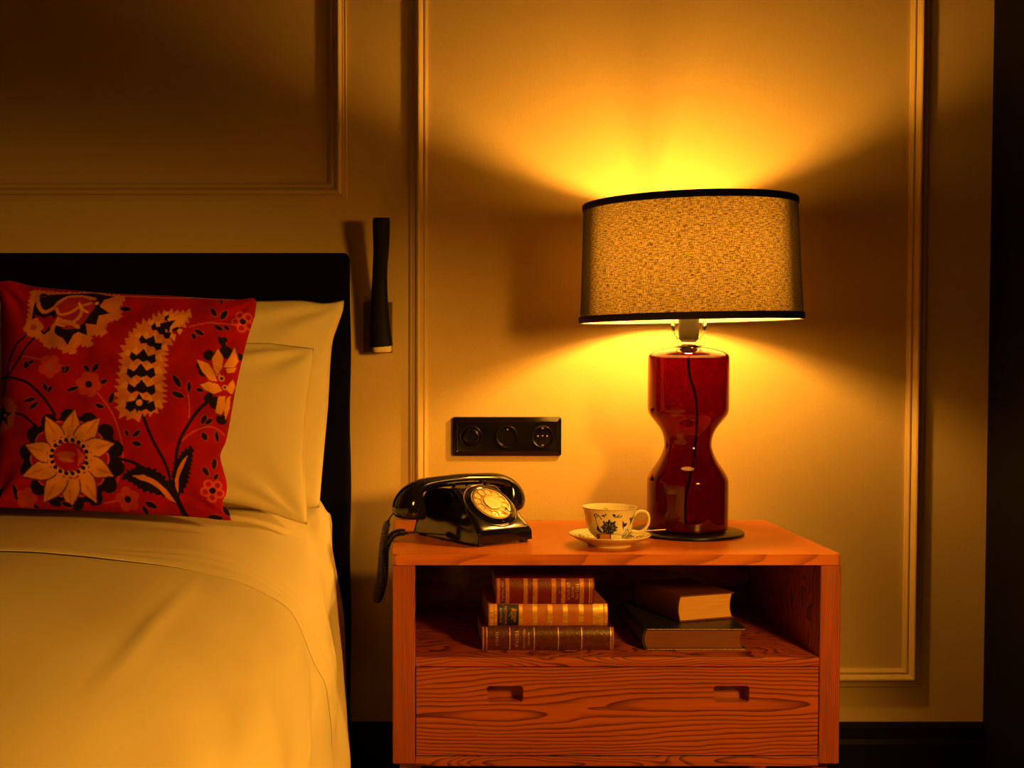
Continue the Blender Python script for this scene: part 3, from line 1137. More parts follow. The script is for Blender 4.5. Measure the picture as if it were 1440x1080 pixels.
# ------------------------------------------------------------------ table lamp
LX, LY, LZ = .5365, -.229, NZ
lamp = thing('table_lamp', 'lit table lamp with a red glass base and a wide woven drum shade', 'lamp', (LX, LY, LZ))
bm = bmesh.new()
lathe(bm, [(0, 0), (.101, 0), (.1026, .001), (.103, .003), (.1026, .005), (.1015, .006), (0, .006)], seg=96)
obj('base_plate', bm, M('black_lacquered_metal', (.004, .0035, .003), .3, spec=.25), lamp, smooth=True, angle=50)

# red glass, blown, with a wasp waist
def z_of(py): return at(968, py, LY).z - LZ
out_p = [(.0, .0075), (.066, .0075), (.0715, .009), (.0732, .014), (.0736, .03), (.0738, z_of(700)), (.0738, z_of(678)), (.0728, z_of(672.5)), (.0700, z_of(667)), (.0640, z_of(659.5)), (.0555, z_of(650)), (.0485, z_of(640)), (.0443, z_of(631)),
         (.0430, z_of(624)), (.0443, z_of(615)), (.0490, z_of(605)), (.0560, z_of(597)), (.0640, z_of(589.5)), (.0700, z_of(583.5)), (.0727, z_of(578.5)), (.0738, z_of(573)), (.0740, z_of(550)), (.0738, z_of(508)), (.0734, z_of(502.5)), (.0712, z_of(498.8)),
         (.0660, z_of(495.8)), (.058, z_of(493.2)), (.044, z_of(490.3)), (.030, z_of(488.3)), (.020, z_of(487.6))]
oc = catmull([Vector((r_, z_, 0)) for r_, z_ in out_p[1:]], 4)
op = [(0.0, .0075)] + [(p.x, p.y) for p in oc]
th = .0030
ip = []
for k in range(len(op) - 1, -1, -1):
    a = Vector(op[max(k - 1, 0)]); b = Vector(op[min(k + 1, len(op) - 1)])
    t_ = (b - a).normalized()
    nn = Vector((-t_.y, t_.x))
    p = Vector(op[k]) + nn * th
    if p.x > .0005:
        ip.append((max(p.x, .0205 if k > len(op) - 4 else 0.0), p.y))
ip.append((0.0, .0105))
bm = bmesh.new()
lathe(bm, op + ip, seg=128)
m_glass = M('red_glass', (.28, .003, .004), .0, spec=.5, Transmission_Weight=1, IOR=1.46)
obj('glass_base', bm, m_glass, lamp, smooth=True, angle=60)
ztop = z_of(487.6)
bm = bmesh.new()
lathe(bm, [(0, ztop - .006), (.0195, ztop - .006), (.0195, ztop + .0003), (.026, ztop + .0003), (.0262, ztop + .002), (.020, ztop + .0035), (.014, ztop + .005), (.012, ztop + .010), (.0, ztop + .010)], seg=48)
obj('cap', bm, m_chrome, lamp, smooth=True, angle=40)
# cord inside the glass
cp = [at(968, 496, LY), at(968, 512, LY), at(970, 530, LY), at(977, 552, LY), at(980, 580, LY), at(979.5, 605, LY), at(977, 632, LY), at(975, 650, LY), at(970, 672, LY), at(965, 695, LY), at(963, 720, LY), at(964, 745, LY)]
cl = [p - Vector((LX, LY, LZ)) for p in catmull(cp, 6)]
cl = [p for p in cl if .012 < p.z < ztop - .005]
tubeobj('inner_cord', M('black_cord_rubber', (.01, .009, .008), .5), lamp, cl, .0022, seg=10)
bm = bmesh.new()
tg_ = at(976, 646, LY) - Vector((LX, LY, LZ))
box(bm, tg_.x - .0026, tg_.x + .0026, tg_.y - .004, tg_.y - .001, tg_.z - .003, tg_.z + .003, bev=.0006)
obj('cord_clip', bm, M('white_plastic', (.8, .78, .72), .4), lamp)
# socket sleeve
zs0, zs1 = z_of(484), z_of(440)
bm = bmesh.new()
lathe(bm, [(0, zs0), (.008, zs0), (.013, zs0 + .004), (.0178, zs0 + .010), (.0188, zs0 + .018), (.0188, zs1), (.0170, zs1 + .002), (0, zs1 + .002)], seg=48)
obj('socket', bm, M('socket_sleeve_brown', (.022, .018, .011), .5, spec=.25), lamp, smooth=True, angle=40)
# harp: a saddle, two sleeves, two legs meeting above the bulb
BZ = 1.052 - LZ
zt = at(968, 285, LY).z - LZ          # plane of the shade's top ring
harp = []
for s_ in (-1, 1):
    harp.append([Vector((s_ * x, 0, z)) for x, z in ((.006, ztop + .0115), (.016, ztop + .0125), (.024, ztop + .020), (.0285, ztop + .032), (.0290, ztop + .05), (.034, BZ - .03), (.047, BZ + .005), (.046, BZ + .045), (.030, zt - .022), (.010, zt - .008), (0, zt - .006))])
bm = bmesh.new()
for h in harp:
    tube(bm, catmull(h, 6), .0014, seg=10)
hp = obj('harp', bm, m_chrome, lamp, smooth=True, angle=50)
for s_ in (-1, 1):
    bm = bmesh.new()
    tube(bm, [(s_ * .0285, 0, ztop + .030), (s_ * .0288, 0, ztop + .036), (s_ * .0291, 0, ztop + .044), (s_ * .0291, 0, ztop + .047)], [.0030, .0036, .0036, .0026], seg=14)
    obj('harp_sleeve', bm, m_chrome, hp, smooth=True, angle=40)
# bulb
m_bulb = bpy.data.materials.new('lit_bulb')
m_bulb.use_nodes = True
nt = m_bulb.node_tree
nt.nodes.remove(nt.nodes['Principled BSDF'])
em = nt.nodes.new('ShaderNodeEmission')
em.inputs[0].default_value = (*WARM, 1)
em.inputs[1].default_value = BULB_STRENGTH
nt.links.new(em.outputs[0], nt.nodes['Material Output'].inputs[0])
bm = bmesh.new()
RB = .0185
RH = .033
lathe(bm, [(0, BZ - .045), (.010, BZ - .044), (.0112, BZ - .036)] + [(RB * math.cos(a), BZ + RH * math.sin(a)) for a in [(-52 + 142 * k / 14) * PI / 180 for k in range(15)]][:-1] + [(0, BZ + RH)], seg=32)
obj('bulb', bm, m_bulb, lamp, smooth=True)
bm = bmesh.new()
lathe(bm, [(0, zs1 + .0022), (.0128, zs1 + .0022), (.0128, BZ - .0455), (0, BZ - .0455)], seg=32)
obj('bulb_cap', bm, m_brass, lamp, smooth=True, angle=40)

# shade, very slightly tilted

zb = at(968, 451.5, LY).z - LZ
TILT = math.radians(-1.0)
piv = Vector((0, 0, (zb + zt) / 2))
rot = Matrix.Rotation(TILT, 4, 'Y')
def tilt(bm):
    for v in bm.verts:
        v.co = piv + rot @ (v.co - piv)
Rt, Rb_ = .1915, .2005
m_fab = bpy.data.materials.new('woven_shade_fabric')
m_fab.use_nodes = True
nt = m_fab.node_tree
b0 = nt.nodes['Principled BSDF']
uvn = nd(m_fab, 'ShaderNodeUVMap')
def stretched(m, sx, sy, sc, det):
    mp = nd(m, 'ShaderNodeMapping')
    mp.inputs['Scale'].default_value = (sx, sy, 1)
    ln(m, uvn.outputs[0], mp.inputs[0])
    n_ = nd(m, 'ShaderNodeTexNoise')
    n_.inputs['Scale'].default_value = sc
    n_.inputs['Detail'].default_value = det
    ln(m, mp.outputs[0], n_.inputs['Vector'])
    return n_.outputs[0]
h1 = stretched(m_fab, 1, 7, 100, 2.5)       # weft threads, lying round the drum
h2 = stretched(m_fab, 6, 1, 130, 2.5)       # warp threads
h3 = stretched(m_fab, 1, 1, 520, 2)
sm = math_node(m_fab, 'ADD', math_node(m_fab, 'MULTIPLY', h1, .5), math_node(m_fab, 'ADD', math_node(m_fab, 'MULTIPLY', h2, .32), math_node(m_fab, 'MULTIPLY', h3, .30)))
tcol = ramp(m_fab, sm, [(.45, (.08, .035, .01)), (.53, (.36, .25, .08)), (.60, (.78, .62, .24)), (.70, (.95, .80, .36))])
tr_ = nd(m_fab, 'ShaderNodeBsdfTranslucent')
ln(m_fab, tcol, tr_.inputs[0])
df_ = nd(m_fab, 'ShaderNodeBsdfDiffuse')
df_.inputs[0].default_value = (.035, .025, .014, 1)
lw = nd(m_fab, 'ShaderNodeLayerWeight')
lw.inputs[0].default_value = .5
fac = ramp(m_fab, lw.outputs['Facing'], [(.0, (.42,) * 3), (.28, (.40,) * 3), (.46, (.30,) * 3), (.62, (.05,) * 3), (1, (.0,) * 3)])
mx = nd(m_fab, 'ShaderNodeMixShader')
ln(m_fab, fac, mx.inputs[0])
ln(m_fab, df_.outputs[0], mx.inputs[1])
ln(m_fab, tr_.outputs[0], mx.inputs[2])
ln(m_fab, mx.outputs[0], nt.nodes['Material Output'].inputs[0])
nt.nodes.remove(b0)
m_liner = bpy.data.materials.new('white_shade_liner')
m_liner.use_nodes = True
nt = m_liner.node_tree
nt.nodes.remove(nt.nodes['Principled BSDF'])
d_ = nd(m_liner, 'ShaderNodeBsdfDiffuse'); d_.inputs[0].default_value = (.85, .82, .75, 1)
t2 = nd(m_liner, 'ShaderNodeBsdfTranslucent'); t2.inputs[0].default_value = (.85, .8, .7, 1)
mx = nd(m_liner, 'ShaderNodeMixShader'); mx.inputs[0].default_value = .18
ln(m_liner, d_.outputs[0], mx.inputs[1]); ln(m_liner, t2.outputs[0], mx.inputs[2])
ln(m_liner, mx.outputs[0], nt.nodes['Material Output'].inputs[0])
bm = bmesh.new()
lathe(bm, [(Rb_ - (Rb_ - Rt) * k / 12, zb + (zt - zb) * k / 12) for k in range(13)], seg=160, uv=True)
tilt(bm)
sh = obj('lamp_shade', bm, m_fab, lamp, smooth=True)
bm = bmesh.new()
lathe(bm, [(Rb_ - .0015, zb + .0005), (Rt - .0015, zt - .0005)], seg=160)
tilt(bm)
obj('shade_liner', bm, m_liner, sh, smooth=True)
m_band = add_noise(M('black_shade_trim', (.012, .009, .007), .85), 600, (.008, .006, .005), (.02, .014, .01), bump=.3)
for r0, z0, z1 in ((Rt, zt - .0118, zt + .0010), (Rb_, zb - .0010, zb + .0118)):
    bm = bmesh.new()
    lathe(bm, [(r0 - .0008, z0), (r0 + .0016, z0 + .0004), (r0 + .0026, z0 + .002), (r0 + .0026, z1 - .002), (r0 + .0016, z1 - .0004), (r0 - .0008, z1)], seg=160, closed=True)
    tilt(bm)
    obj('trim_band', bm, m_band, sh, smooth=True, angle=50)
bm = bmesh.new()
lathe(bm, [(.0, zt - .006), (.012, zt - .006), (.012, zt - .003), (.005, zt - .003), (.005, zt + .004), (.0, zt + .006)], seg=24)
for deg in (262.5, 142.5 + 0, 22.5):
    # measured from +X; the arm nearest the wall points straight back, a little left
    a = math.radians(deg if deg != 262.5 else 97.5)
    if deg == 142.5:
        a = math.radians(217.5)
    if deg == 22.5:
        a = math.radians(337.5)
    d = Vector((math.cos(a), math.sin(a), 0)); p_ = Vector((-d.y, d.x, 0))
    for s_ in (-1, 1):
        tube(bm, [d * .008 + p_ * s_ * .0085 + Vector((0, 0, zt - .0045)), d * (Rt - .003) + p_ * s_ * .0060 + Vector((0, 0, zt - .0045))], .0017, seg=8)
tilt(bm)
obj('spider', bm, m_brass, sh, smooth=True, angle=40)

# ------------------------------------------------------------------ socket plate on the wall
PX0, PX1, PZ0, PZ1 = .110, .3318, .6742, .754
plate = thing('switch_plate', 'black three-gang wall plate with a switch and sockets above the telephone', 'switch', ((PX0 + PX1) / 2, 0, (PZ0 + PZ1) / 2))
w2, h2_ = (PX1 - PX0) / 2, (PZ1 - PZ0) / 2
CX = [-.0735, -.0005, .0715]
bm = bmesh.new()
secs = [(0, .0, .0), (0, .004, .0), (.0007, .0075, 0), (.009, .0105, 0), (.0102, .0100, 0)]
rings = []
for ins, y, _ in secs:
    rings.append([bm.verts.new((x, -y, z)) for x, z in rrect(-w2 + ins, w2 - ins, -h2_ + ins, h2_ - ins, max(.005 - ins * .4, .002), 5)])
for a, b in zip(rings, rings[1:]):
    for k in range(len(a)):
        bm.faces.new((a[k], a[(k + 1) % len(a)], b[(k + 1) % len(a)], b[k]))
bm.faces.new(rings[0][::-1])
bm.faces.new(rings[-1])
obj('plate', bm, m_bake, plate, smooth=True, angle=25)
def front_lathe(bm, cx, cz, prof, seg=48):
    """prof (radius, out from the wall)"""
    st = len(bm.verts)
    lathe(bm, prof, seg=seg)
    bm.verts.ensure_lookup_table()
    for v in bm.verts[st:]:
        x, y, z = v.co
        v.co = Vector((cx + x, -z, cz + y))
bm = bmesh.new()
front_lathe(bm, CX[0], 0, [(.0225, .0095), (.0225, .012), (.0212, .0134), (.0195, .0134), (.0188, .0122), (.0170, .0122), (.0166, .0150), (.0158, .0168), (.0130, .0176), (.0120, .0166), (0, .0158)])
obj('switch_knob', bm, m_bake, plate, smooth=True, angle=35)
bm = bmesh.new()
front_lathe(bm, CX[1], 0, [(.0225, .0095), (.0225, .0125), (.0212, .0140), (.0198, .0138), (.0190, .0118), (.0180, .0105), (0, .0103)])
obj('blank_cover', bm, m_bake, plate, smooth=True, angle=35)
bm = bmesh.new()
front_lathe(bm, CX[2], 0, [(.0225, .0095), (.0225, .0125), (.0212, .0142), (.0198, .0140), (.0190, .0110), (.0186, .0100), (0, .0098)])
sock = obj('socket_well', bm, m_bake, plate, smooth=True, angle=35)
bm = bmesh.new()
for cx_, cz_ in ((-.0095, .001), (0, .0015), (.0095, .001)):
    front_lathe(bm, CX[2] + cx_, cz_, [(.0022, .0095), (.0022, .0108), (.0014, .0116), (0, .0118)], seg=14)
obj('contacts', bm, m_brass, sock, smooth=True)
for s_ in (1, -1):
    bm = bmesh.new()
    box(bm, CX[2] - .0022, CX[2] + .0022, -.0150, -.0098, s_ * .0175 - .0018, s_ * .0175 + .0018, bev=.0006)
    obj('earth_clip', bm, m_brass, sock)
bm = bmesh.new()
front_lathe(bm, CX[1] + .001, .0145, [(.0016, .0100), (.0016, .0108), (0, .0114)], seg=12)
obj('indicator', bm, M('clear_lens', (.5, .5, .5), .1), plate, smooth=True)

# ------------------------------------------------------------------ reading light beside the headboard
rl_ = thing('wall_light', 'unlit black tapered reading light on a dark backplate between headboard and moulding', 'wall light', (-.03, 0, .95))
RO = Vector((-.03, 0, .95))
pa, pb = at(511, 425, -.008), at(552, 496, -.008)
bm = bmesh.new()
box(bm, pa.x - RO.x, pb.x - RO.x, -.012, 0, pb.z - RO.z, pa.z - RO.z, bev=.002)
obj('backplate', bm, M('bronze_backplate', (.10, .065, .04), .5), rl_)
path = [(536.3, 306, -.098, 11.0, 12), (536.3, 312, -.097, 12.0, 13), (536.2, 330, -.092, 11.7, 12), (536, 350, -.085, 11.0, 11.5), (534.8, 372, -.076, 10.4, 11), (534, 392, -.068, 10.6, 11), (533.6, 420, -.058, 11.8, 12), (534, 450, -.050, 13.8, 13), (535, 470, -.046, 15.2, 14), (536, 486, -.043, 16.6, 15)]
P3 = catmull([at(a, b, c) - RO for a, b, c, _, _ in path], 5)
rr_ = catmull([Vector((p[3] / 706, p[4] / 706, 0)) for p in path], 5)
fr = []
for i in range(len(P3)):
    t_ = (P3[min(i + 1, len(P3) - 1)] - P3[max(i - 1, 0)]).normalized()
    n_ = (Vector((1, 0, 0)) - t_ * t_.x).normalized()
    fr.append((t_, n_, t_.cross(n_)))
bm = bmesh.new()
rings = []
for i, p in enumerate(P3):
    k_ = []
    for q in range(28):
        a = 2 * PI * q / 28
        c_, s_ = math.cos(a), math.sin(a)
        c_ = math.copysign(abs(c_) ** .75, c_); s_ = math.copysign(abs(s_) ** .75, s_)
        k_.append(bm.verts.new(p + fr[i][1] * rr_[i].x * c_ + fr[i][2] * rr_[i].y * s_))
    rings.append(k_)
for a, b in zip(rings, rings[1:]):
    for q in range(28):
        bm.faces.new((a[q], a[(q + 1) % 28], b[(q + 1) % 28], b[q]))
bm.faces.new(rings[0][::-1]); bm.faces.new(rings[-1])
obj('light_tube', bm, M('black_textured_metal', (.004, .0035, .003), .6, spec=.2), rl_, smooth=True, angle=40)
e_ = at(537.5, 486, -.043) - RO
bm = bmesh.new()
prev = None
for dz, k in ((.001, .95), (-.009, .95), (-.0125, .88), (-.0135, .6)):
    ring = []
    for q in range(28):
        a = 2 * PI * q / 28
        c_, s_ = math.cos(a), math.sin(a)
        c_ = math.copysign(abs(c_) ** .7, c_); s_ = math.copysign(abs(s_) ** .7, s_)
        ring.append(bm.verts.new((e_.x + .0198 * k * c_, e_.y - .001 + .0185 * k * s_, e_.z + dz)))
    if prev:
        for q in range(28):
            bm.faces.new((prev[q], prev[(q + 1) % 28], ring[(q + 1) % 28], ring[q]))
    else:
        bm.faces.new(ring)
    prev = ring
bm.faces.new(prev[::-1])
obj('lens', bm, M('opal_lens', (.92, .86, .72), .4), rl_, smooth=True, angle=50)
bm = bmesh.new()
a_ = at(533, 458, -.01) - RO
tube(bm, [a_, a_ + Vector((0, -.028, 0))], .008, seg=20)
obj('stem', bm, m_blackmat, rl_, smooth=True, angle=40)

# ------------------------------------------------------------------ telephone
PO = Vector((.137, -.398, NZ))
ANG = math.atan2(.067, .102)
phone = thing('telephone', 'black rotary-dial desk telephone on the left end of the nightstand top', 'telephone', PO, ANG)
WH = .061                       # half width
# stations along the depth: v, height, half width at foot, half width at top, lift
st_ = [(0.000, .0255, .0600, .0590), (.004, .0300, .0608, .0585), (.012, .0372, .0612, .0570), (.025, .0480, .0618, .0548), (.045, .0648, .0625, .0515), (.065, .0810, .0628, .0485), (.080, .0915, .0628, .0470), (.088, .0948, .0628, .0466),
       (.096, .0950, .0628, .0465), (.104, .0925, .0628, .0462), (.112, .0915, .0628, .0455), (.120, .0905, .0628, .0450), (.145, .0900, .0625, .0450), (.156, .0910, .0622, .0450), (.168, .0890, .0620, .0450), (.180, .0820, .0615, .0455), (.190, .0650, .0610, .0480), (.196, .0400, .0605, .0520), (.198, .0120, .06, .055)]
bm = bmesh.new()
rings = []
for v_, h_, a0, b0_ in st_:
    sec = []
    r_ = min(.009, h_ * .4)
    npts = 7
    f0 = .005
    def side(s_):
        L_ = []
        for z_ in np.linspace(f0, h_ - r_, 5):
            k = (z_ - f0) / max(h_ - f0, 1e-4)
            L_.append((s_ * (a0 + (b0_ - a0) * k ** 1.3), z_))
        bx = a0 + (b0_ - a0) * ((h_ - r_ - f0) / max(h_ - f0, 1e-4)) ** 1.3
        for q in range(1, npts + 1):
            a = q / npts * PI / 2
            L_.append((s_ * (bx - r_ * (1 - math.cos(a))), h_ - r_ + r_ * math.sin(a)))
        return L_
    sec = side(-1) + [(x, h_) for x in np.linspace(-b0_ + .014, b0_ - .014, 7)] + side(1)[::-1]
    rings.append([bm.verts.new((WH + x, v_, z)) for x, z in sec])
for a, b in zip(rings, rings[1:]):
    for k in range(len(a) - 1):
        bm.faces.new((a[k], a[k + 1], b[k + 1], b[k]))
    bm.faces.new((a[-1], a[0], b[0], b[-1]))
bm.faces.new(rings[0][::-1]); bm.faces.new(rings[-1])
bmesh.ops.recalc_face_normals(bm, faces=bm.faces)
fe = [e for e in bm.edges if all(v in rings[0] for v in e.verts) and e.verts[0].co.z > .006]
bmesh.ops.bevel(bm, geom=fe, offset=.0016, segments=3, affect='EDGES')
obj('body', bm, m_black, phone, smooth=True, angle=42)
for u_, v_ in ((.012, .012), (.110, .012), (.012, .185), (.110, .185)):
    bm = bmesh.new()
    lathe(bm, [(0, 0), (.007, 0), (.008, .001), (.008, .0058), (0, .0058)], seg=20, c=(u_, v_, 0))
    obj('rubber_foot', bm, m_blackmat, phone, smooth=True, angle=40)
# dial, lying on the slope
sl = math.atan2(.0915 - .0255, .080)
dc = Vector((WH, .0445, .0640))
def dial_pt(x, y, z):
    """x across, y up the slope, z out of the slope"""
    return dc + Vector((x, y * math.cos(sl) - z * math.sin(sl), y * math.sin(sl) + z * math.cos(sl)))
def dial_obj(name, prof, mat, parent, seg=72, angle=40):
    bm = bmesh.new()
    lathe(bm, prof, seg=seg)
    for v in bm.verts:
        v.co = dial_pt(*v.co)
    return obj(name, bm, mat, parent, smooth=True, angle=angle)
dial_obj('dial_bezel', [(.0525, -.010), (.0525, .0003), (.0518, .0012), (.0508, .0006), (.0500, .0006), (.0440, .0030), (.0395, .0062), (.0385, .0060), (.0378, .0040), (0, .0040)], m_black, phone)
m_dialnum = M('cream_number_ring', (.90, .80, .52), .25)
dial = dial_obj('dial', [(.0370, .004), (.0370, .0052), (.0362, .0056), (0, .0056)], m_dialnum, phone)
# finger wheel with ten holes
holes = []
hang = [math.radians(-30 + 30 * k - 15 + 15) for k in range(1, 11)]
HP = []
for k in range(12):
    a = math.radians(45 + k * 30)          # 1 at upper right, round to 0 at lower right
    HP.append((.0272 * math.cos(a), .0272 * math.sin(a)))
v, f = flat_holes([circ(0, 0, .0362, 96)] + [circ(x, y, .0068, 28) for x, y in HP] + [circ(0, 0, .0150, 40)], .0012)
bm = bmesh.new()
add_mesh(bm, (v, f), lambda x, y, z: dial_pt(x, y, z + .0066))
bmesh.ops.remove_doubles(bm, verts=bm.verts, dist=1e-5)
obj('finger_wheel', bm, M('polished_champagne_metal', (.50, .33, .14), .2, metal=.8), dial)
dial_obj('hub', [(.0165, .0056), (.0165, .0080), (.0158, .0088), (.0146, .0088), (.0142, .0082), (0, .0082)], m_brass, dial)
dial_obj('hub_label', [(.0140, .0082), (.0140, .0085), (0, .0088)], M('pale_paper_label', (.85, .76, .50), .25, coat=.6), dial)
bm = bmesh.new()
for k, (x, y) in enumerate(HP[:10]):
    vf = text_verts(str((k + 1) % 10), .0062, 'CENTER', .0001)
    add_mesh(bm, vf, lambda a, b, c, x=x, y=y: dial_pt(x + a, y + b, .0058 + c))
obj('numerals', bm, M('black_ink', (.02, .015, .01), .5), dial)
bm = bmesh.new()
for a in (math.radians(-52),):
    c_, s_ = math.cos(a), math.sin(a)
    tube(bm, [dial_pt(.040 * c_, .040 * s_, .006), dial_pt(.0385 * c_, .0385 * s_, .0115), dial_pt(.030 * c_, .030 * s_, .0122), dial_pt(.0245 * c_, .0245 * s_, .0118)], [.0016, .0018, .0022, .0018], seg=12)
obj('finger_stop', bm, m_chrome, dial, smooth=True)
bm = bmesh.new()
p = dial_pt(.001, -.0425, .0045)
box(bm, p.x - .003, p.x + .003, p.y - .0012, p.y + .0012, p.z - .0010, p.z + .0016, bev=.0004)
obj('lock_tab', bm, m_chrome, dial)
# cradle prongs
for u_ in (.026, .096):
    for v_ in (.109, .160):
        bm = bmesh.new()
        tube(bm, [(u_, v_, .082), (u_, v_ + (-.002 if v_ < .12 else .002), .092), (u_, v_ + (-.004 if v_ < .12 else .004), .1005)], [.0062, .0048, .0022], seg=14, rb=[.004, .003, .0018])
        obj('cradle_prong', bm, m_black, phone, smooth=True, angle=50)
# handset
VH = .134
hp_ = [(-.0490, .0390, .0235, .0235), (-.0494, .0405, .0265, .0265), (-.0510, .0460, .0288, .0288), (-.0530, .055, .0295, .0295), (-.0545, .066, .0288, .0288), (-.053, .078, .0250, .0265), (-.046, .0880, .0195, .0230), (-.032, .0950, .0145, .0195), (-.012, .0990, .0118, .0170), (.015, .1015, .0105, .0155),
       (.061, .1030, .0102, .0152), (.107, .1015, .0105, .0155), (.134, .0990, .0118, .0170), (.154, .0950, .0145, .0195), (.168, .0880, .0195, .0230), (.175, .078, .0250, .0265), (.1765, .066, .0288, .0288), (.175, .055, .0295, .0295), (.173, .0460, .0288, .0288), (.1714, .0405, .0265, .0265), (.171, .0390, .0235, .0235)]
Pc = catmull([Vector((a, VH, b)) for a, b, _, _ in hp_], 4)
Rc = catmull([Vector((c, d, 0)) for _, _, c, d in hp_], 4)
bm = bmesh.new()
rings = []
for i, p in enumerate(Pc):
    # direction: caps point down and outward, the grip lies level; blended so that rings never cross
    x = (p.x - .061) / .123
    ang = math.copysign(min(1, max(0, (abs(x) - .55) / .40)) ** 1.1, x) * math.radians(100)
    t_ = Vector((math.cos(ang), 0, -math.sin(ang)))
    n_ = Vector((math.sin(ang), 0, math.cos(ang)))
    b_ = Vector((0, 1, 0))
    rings.append([bm.verts.new(p + n_ * Rc[i].x * math.cos(2 * PI * q / 32) + b_ * Rc[i].y * math.sin(2 * PI * q / 32)) for q in range(32)])
for a, b in zip(rings, rings[1:]):
    for q in range(32):
        bm.faces.new((a[q], a[(q + 1) % 32], b[(q + 1) % 32], b[q]))
bm.faces.new(rings[0][::-1]); bm.faces.new(rings[-1])
hs = obj('handset', bm, m_black, phone, smooth=True, angle=45)
md = hs.modifiers.new('even', 'SMOOTH'); md.iterations = 3; md.factor = .4
# cord: plain end, coil hanging over the edge, plain end
inv = (Matrix.Translation(PO) @ Matrix.Rotation(ANG, 4, 'Z')).inverted()
def loc(ps): return [inv @ p for p in ps]
m_cord = M('black_cord_plastic', (.010, .009, .008), .25)
bm = bmesh.new()
hend = [at(583, 700, -.325), at(573, 705, -.325), at(566, 711, -.320), at(556, 719, -.315), at(549, 727, -.31), at(547, 731, -.31)]
rt = [.0042, .0040, .0030, .0014, .0014, .0014]
hc = catmull(hend, 5)
tube(bm, loc(hc), [float(np.interp(i, [0, 5, 10, 12, 15, 25], [.0042, .0042, .0034, .0028, .0014, .0014])) for i in range(len(hc))], seg=10)
coil = [at(547, 731, -.31), at(544, 738, -.31), at(540, 755, -.31), at(537.5, 775, -.31), at(535.5, 800, -.31), at(532, 825, -.31), at(529.5, 840, -.312), at(531.5, 843, -.318), at(536, 833, -.322), at(540.5, 812, -.325), at(541.5, 790, -.325), at(542.5, 772, -.322),
        at(547.5, 759, -.315), at(553.5, 751.5, -.305), at(561, 748.8, -.300), at(568, 748.5, -.298), at(573.5, 750.5, -.300)]
cc = resample(catmull(coil, 12), .00038)
F = frames(cc)
hel = []
for i, p in enumerate(cc):
    a = 2 * PI * i / 9.4
    e = min(1, i / 20, (len(cc) - 1 - i) / 20)
    hel.append(p + (F[i][1] * math.cos(a) + F[i][2] * math.sin(a)) * .0054 * e)
tube(bm, loc(hel), .00155, seg=6)
tail = [cc[-1], at(576, 749.5, -.298), at(585, 749, -.275), at(592, 750, -.262), at(600, 750.5, -.255)]
for q in tail:
    q.z = max(q.z, NZ + .0025)
tube(bm, loc(catmull(tail, 6)), .0014, seg=8)
obj('coiled_cord', bm, m_cord, phone, smooth=True)

# ------------------------------------------------------------------ cup, saucer, spoon, sugar
BLU = (.018, .022, .055)
PORC = (.80, .74, .58)
SX, SY = .3685, -.370
def pattern_lathe(name, prof, ras, seg, mat, parent, c=(0, 0, 0), inside_from=None, sub=4, closed=False):
    """prof list of (r,z,s): s the design's height coordinate"""
    pr = catmull([Vector(p) for p in prof], sub)
    a = np.linspace(0, 2 * PI, seg, endpoint=False)
    P = np.zeros((len(pr), seg, 3)); C = np.zeros_like(P)
    for k, p in enumerate(pr):
        r_ = max(p.x, 1e-5)
        P[k, :, 0] = c[0] + r_ * np.cos(a); P[k, :, 1] = c[1] + r_ * np.sin(a); P[k, :, 2] = c[2] + p.y
        C[k] = ras.sample(np.degrees(a), np.full(seg, p.z))
    me = grid_mesh(name, P, C, wrap_u=True)
    bm = bmesh.new(); bm.from_mesh(me)
    bmesh.ops.remove_doubles(bm, verts=bm.verts, dist=.00003)
    bmesh.ops.recalc_face_normals(bm, faces=bm.faces)
    bm.to_mesh(me); bm.free()
    return link(name, me, mat, parent)


m_porc = attr_mat('glazed_porcelain', .12, coat=.5)
# design: x = degrees round (270 faces the viewer), y = height in mm * 10 ; 4 degrees ~ 3 mm
cupR = Raster(0, 360, 0, 130, 4, PORC)
MM = 1.36     # degrees per mm on the wall of the cup
def cpt(x, y): return (262 + x * MM, y)
def cpoly(p, c=BLU): cupR.poly([cpt(*q) for q in p], c)
def cline(p, w, c=BLU, w2=None):
    q = catmull([Vector((*cpt(*a), 0)) for a in p], 5)
    cupR.line([(a.x, a.y) for a in q], w, c, w2)
def cleaf(x, y, L, W, deg, c=BLU):
    c_, d_ = math.cos(math.radians(deg)), math.sin(math.radians(deg))
    P = []
    for k in range(24):
        u = -1 + k / 6 if k <= 12 else 1 - (k - 12) / 6
        v = (1 - min(1, u * u)) ** .8 * (1 if k <= 12 else -1)
        P.append(cpt(x + c_ * u * L / 2 - d_ * v * W / 2, y + d_ * u * L / 2 + c_ * v * W / 2))
    cupR.poly(P, c)
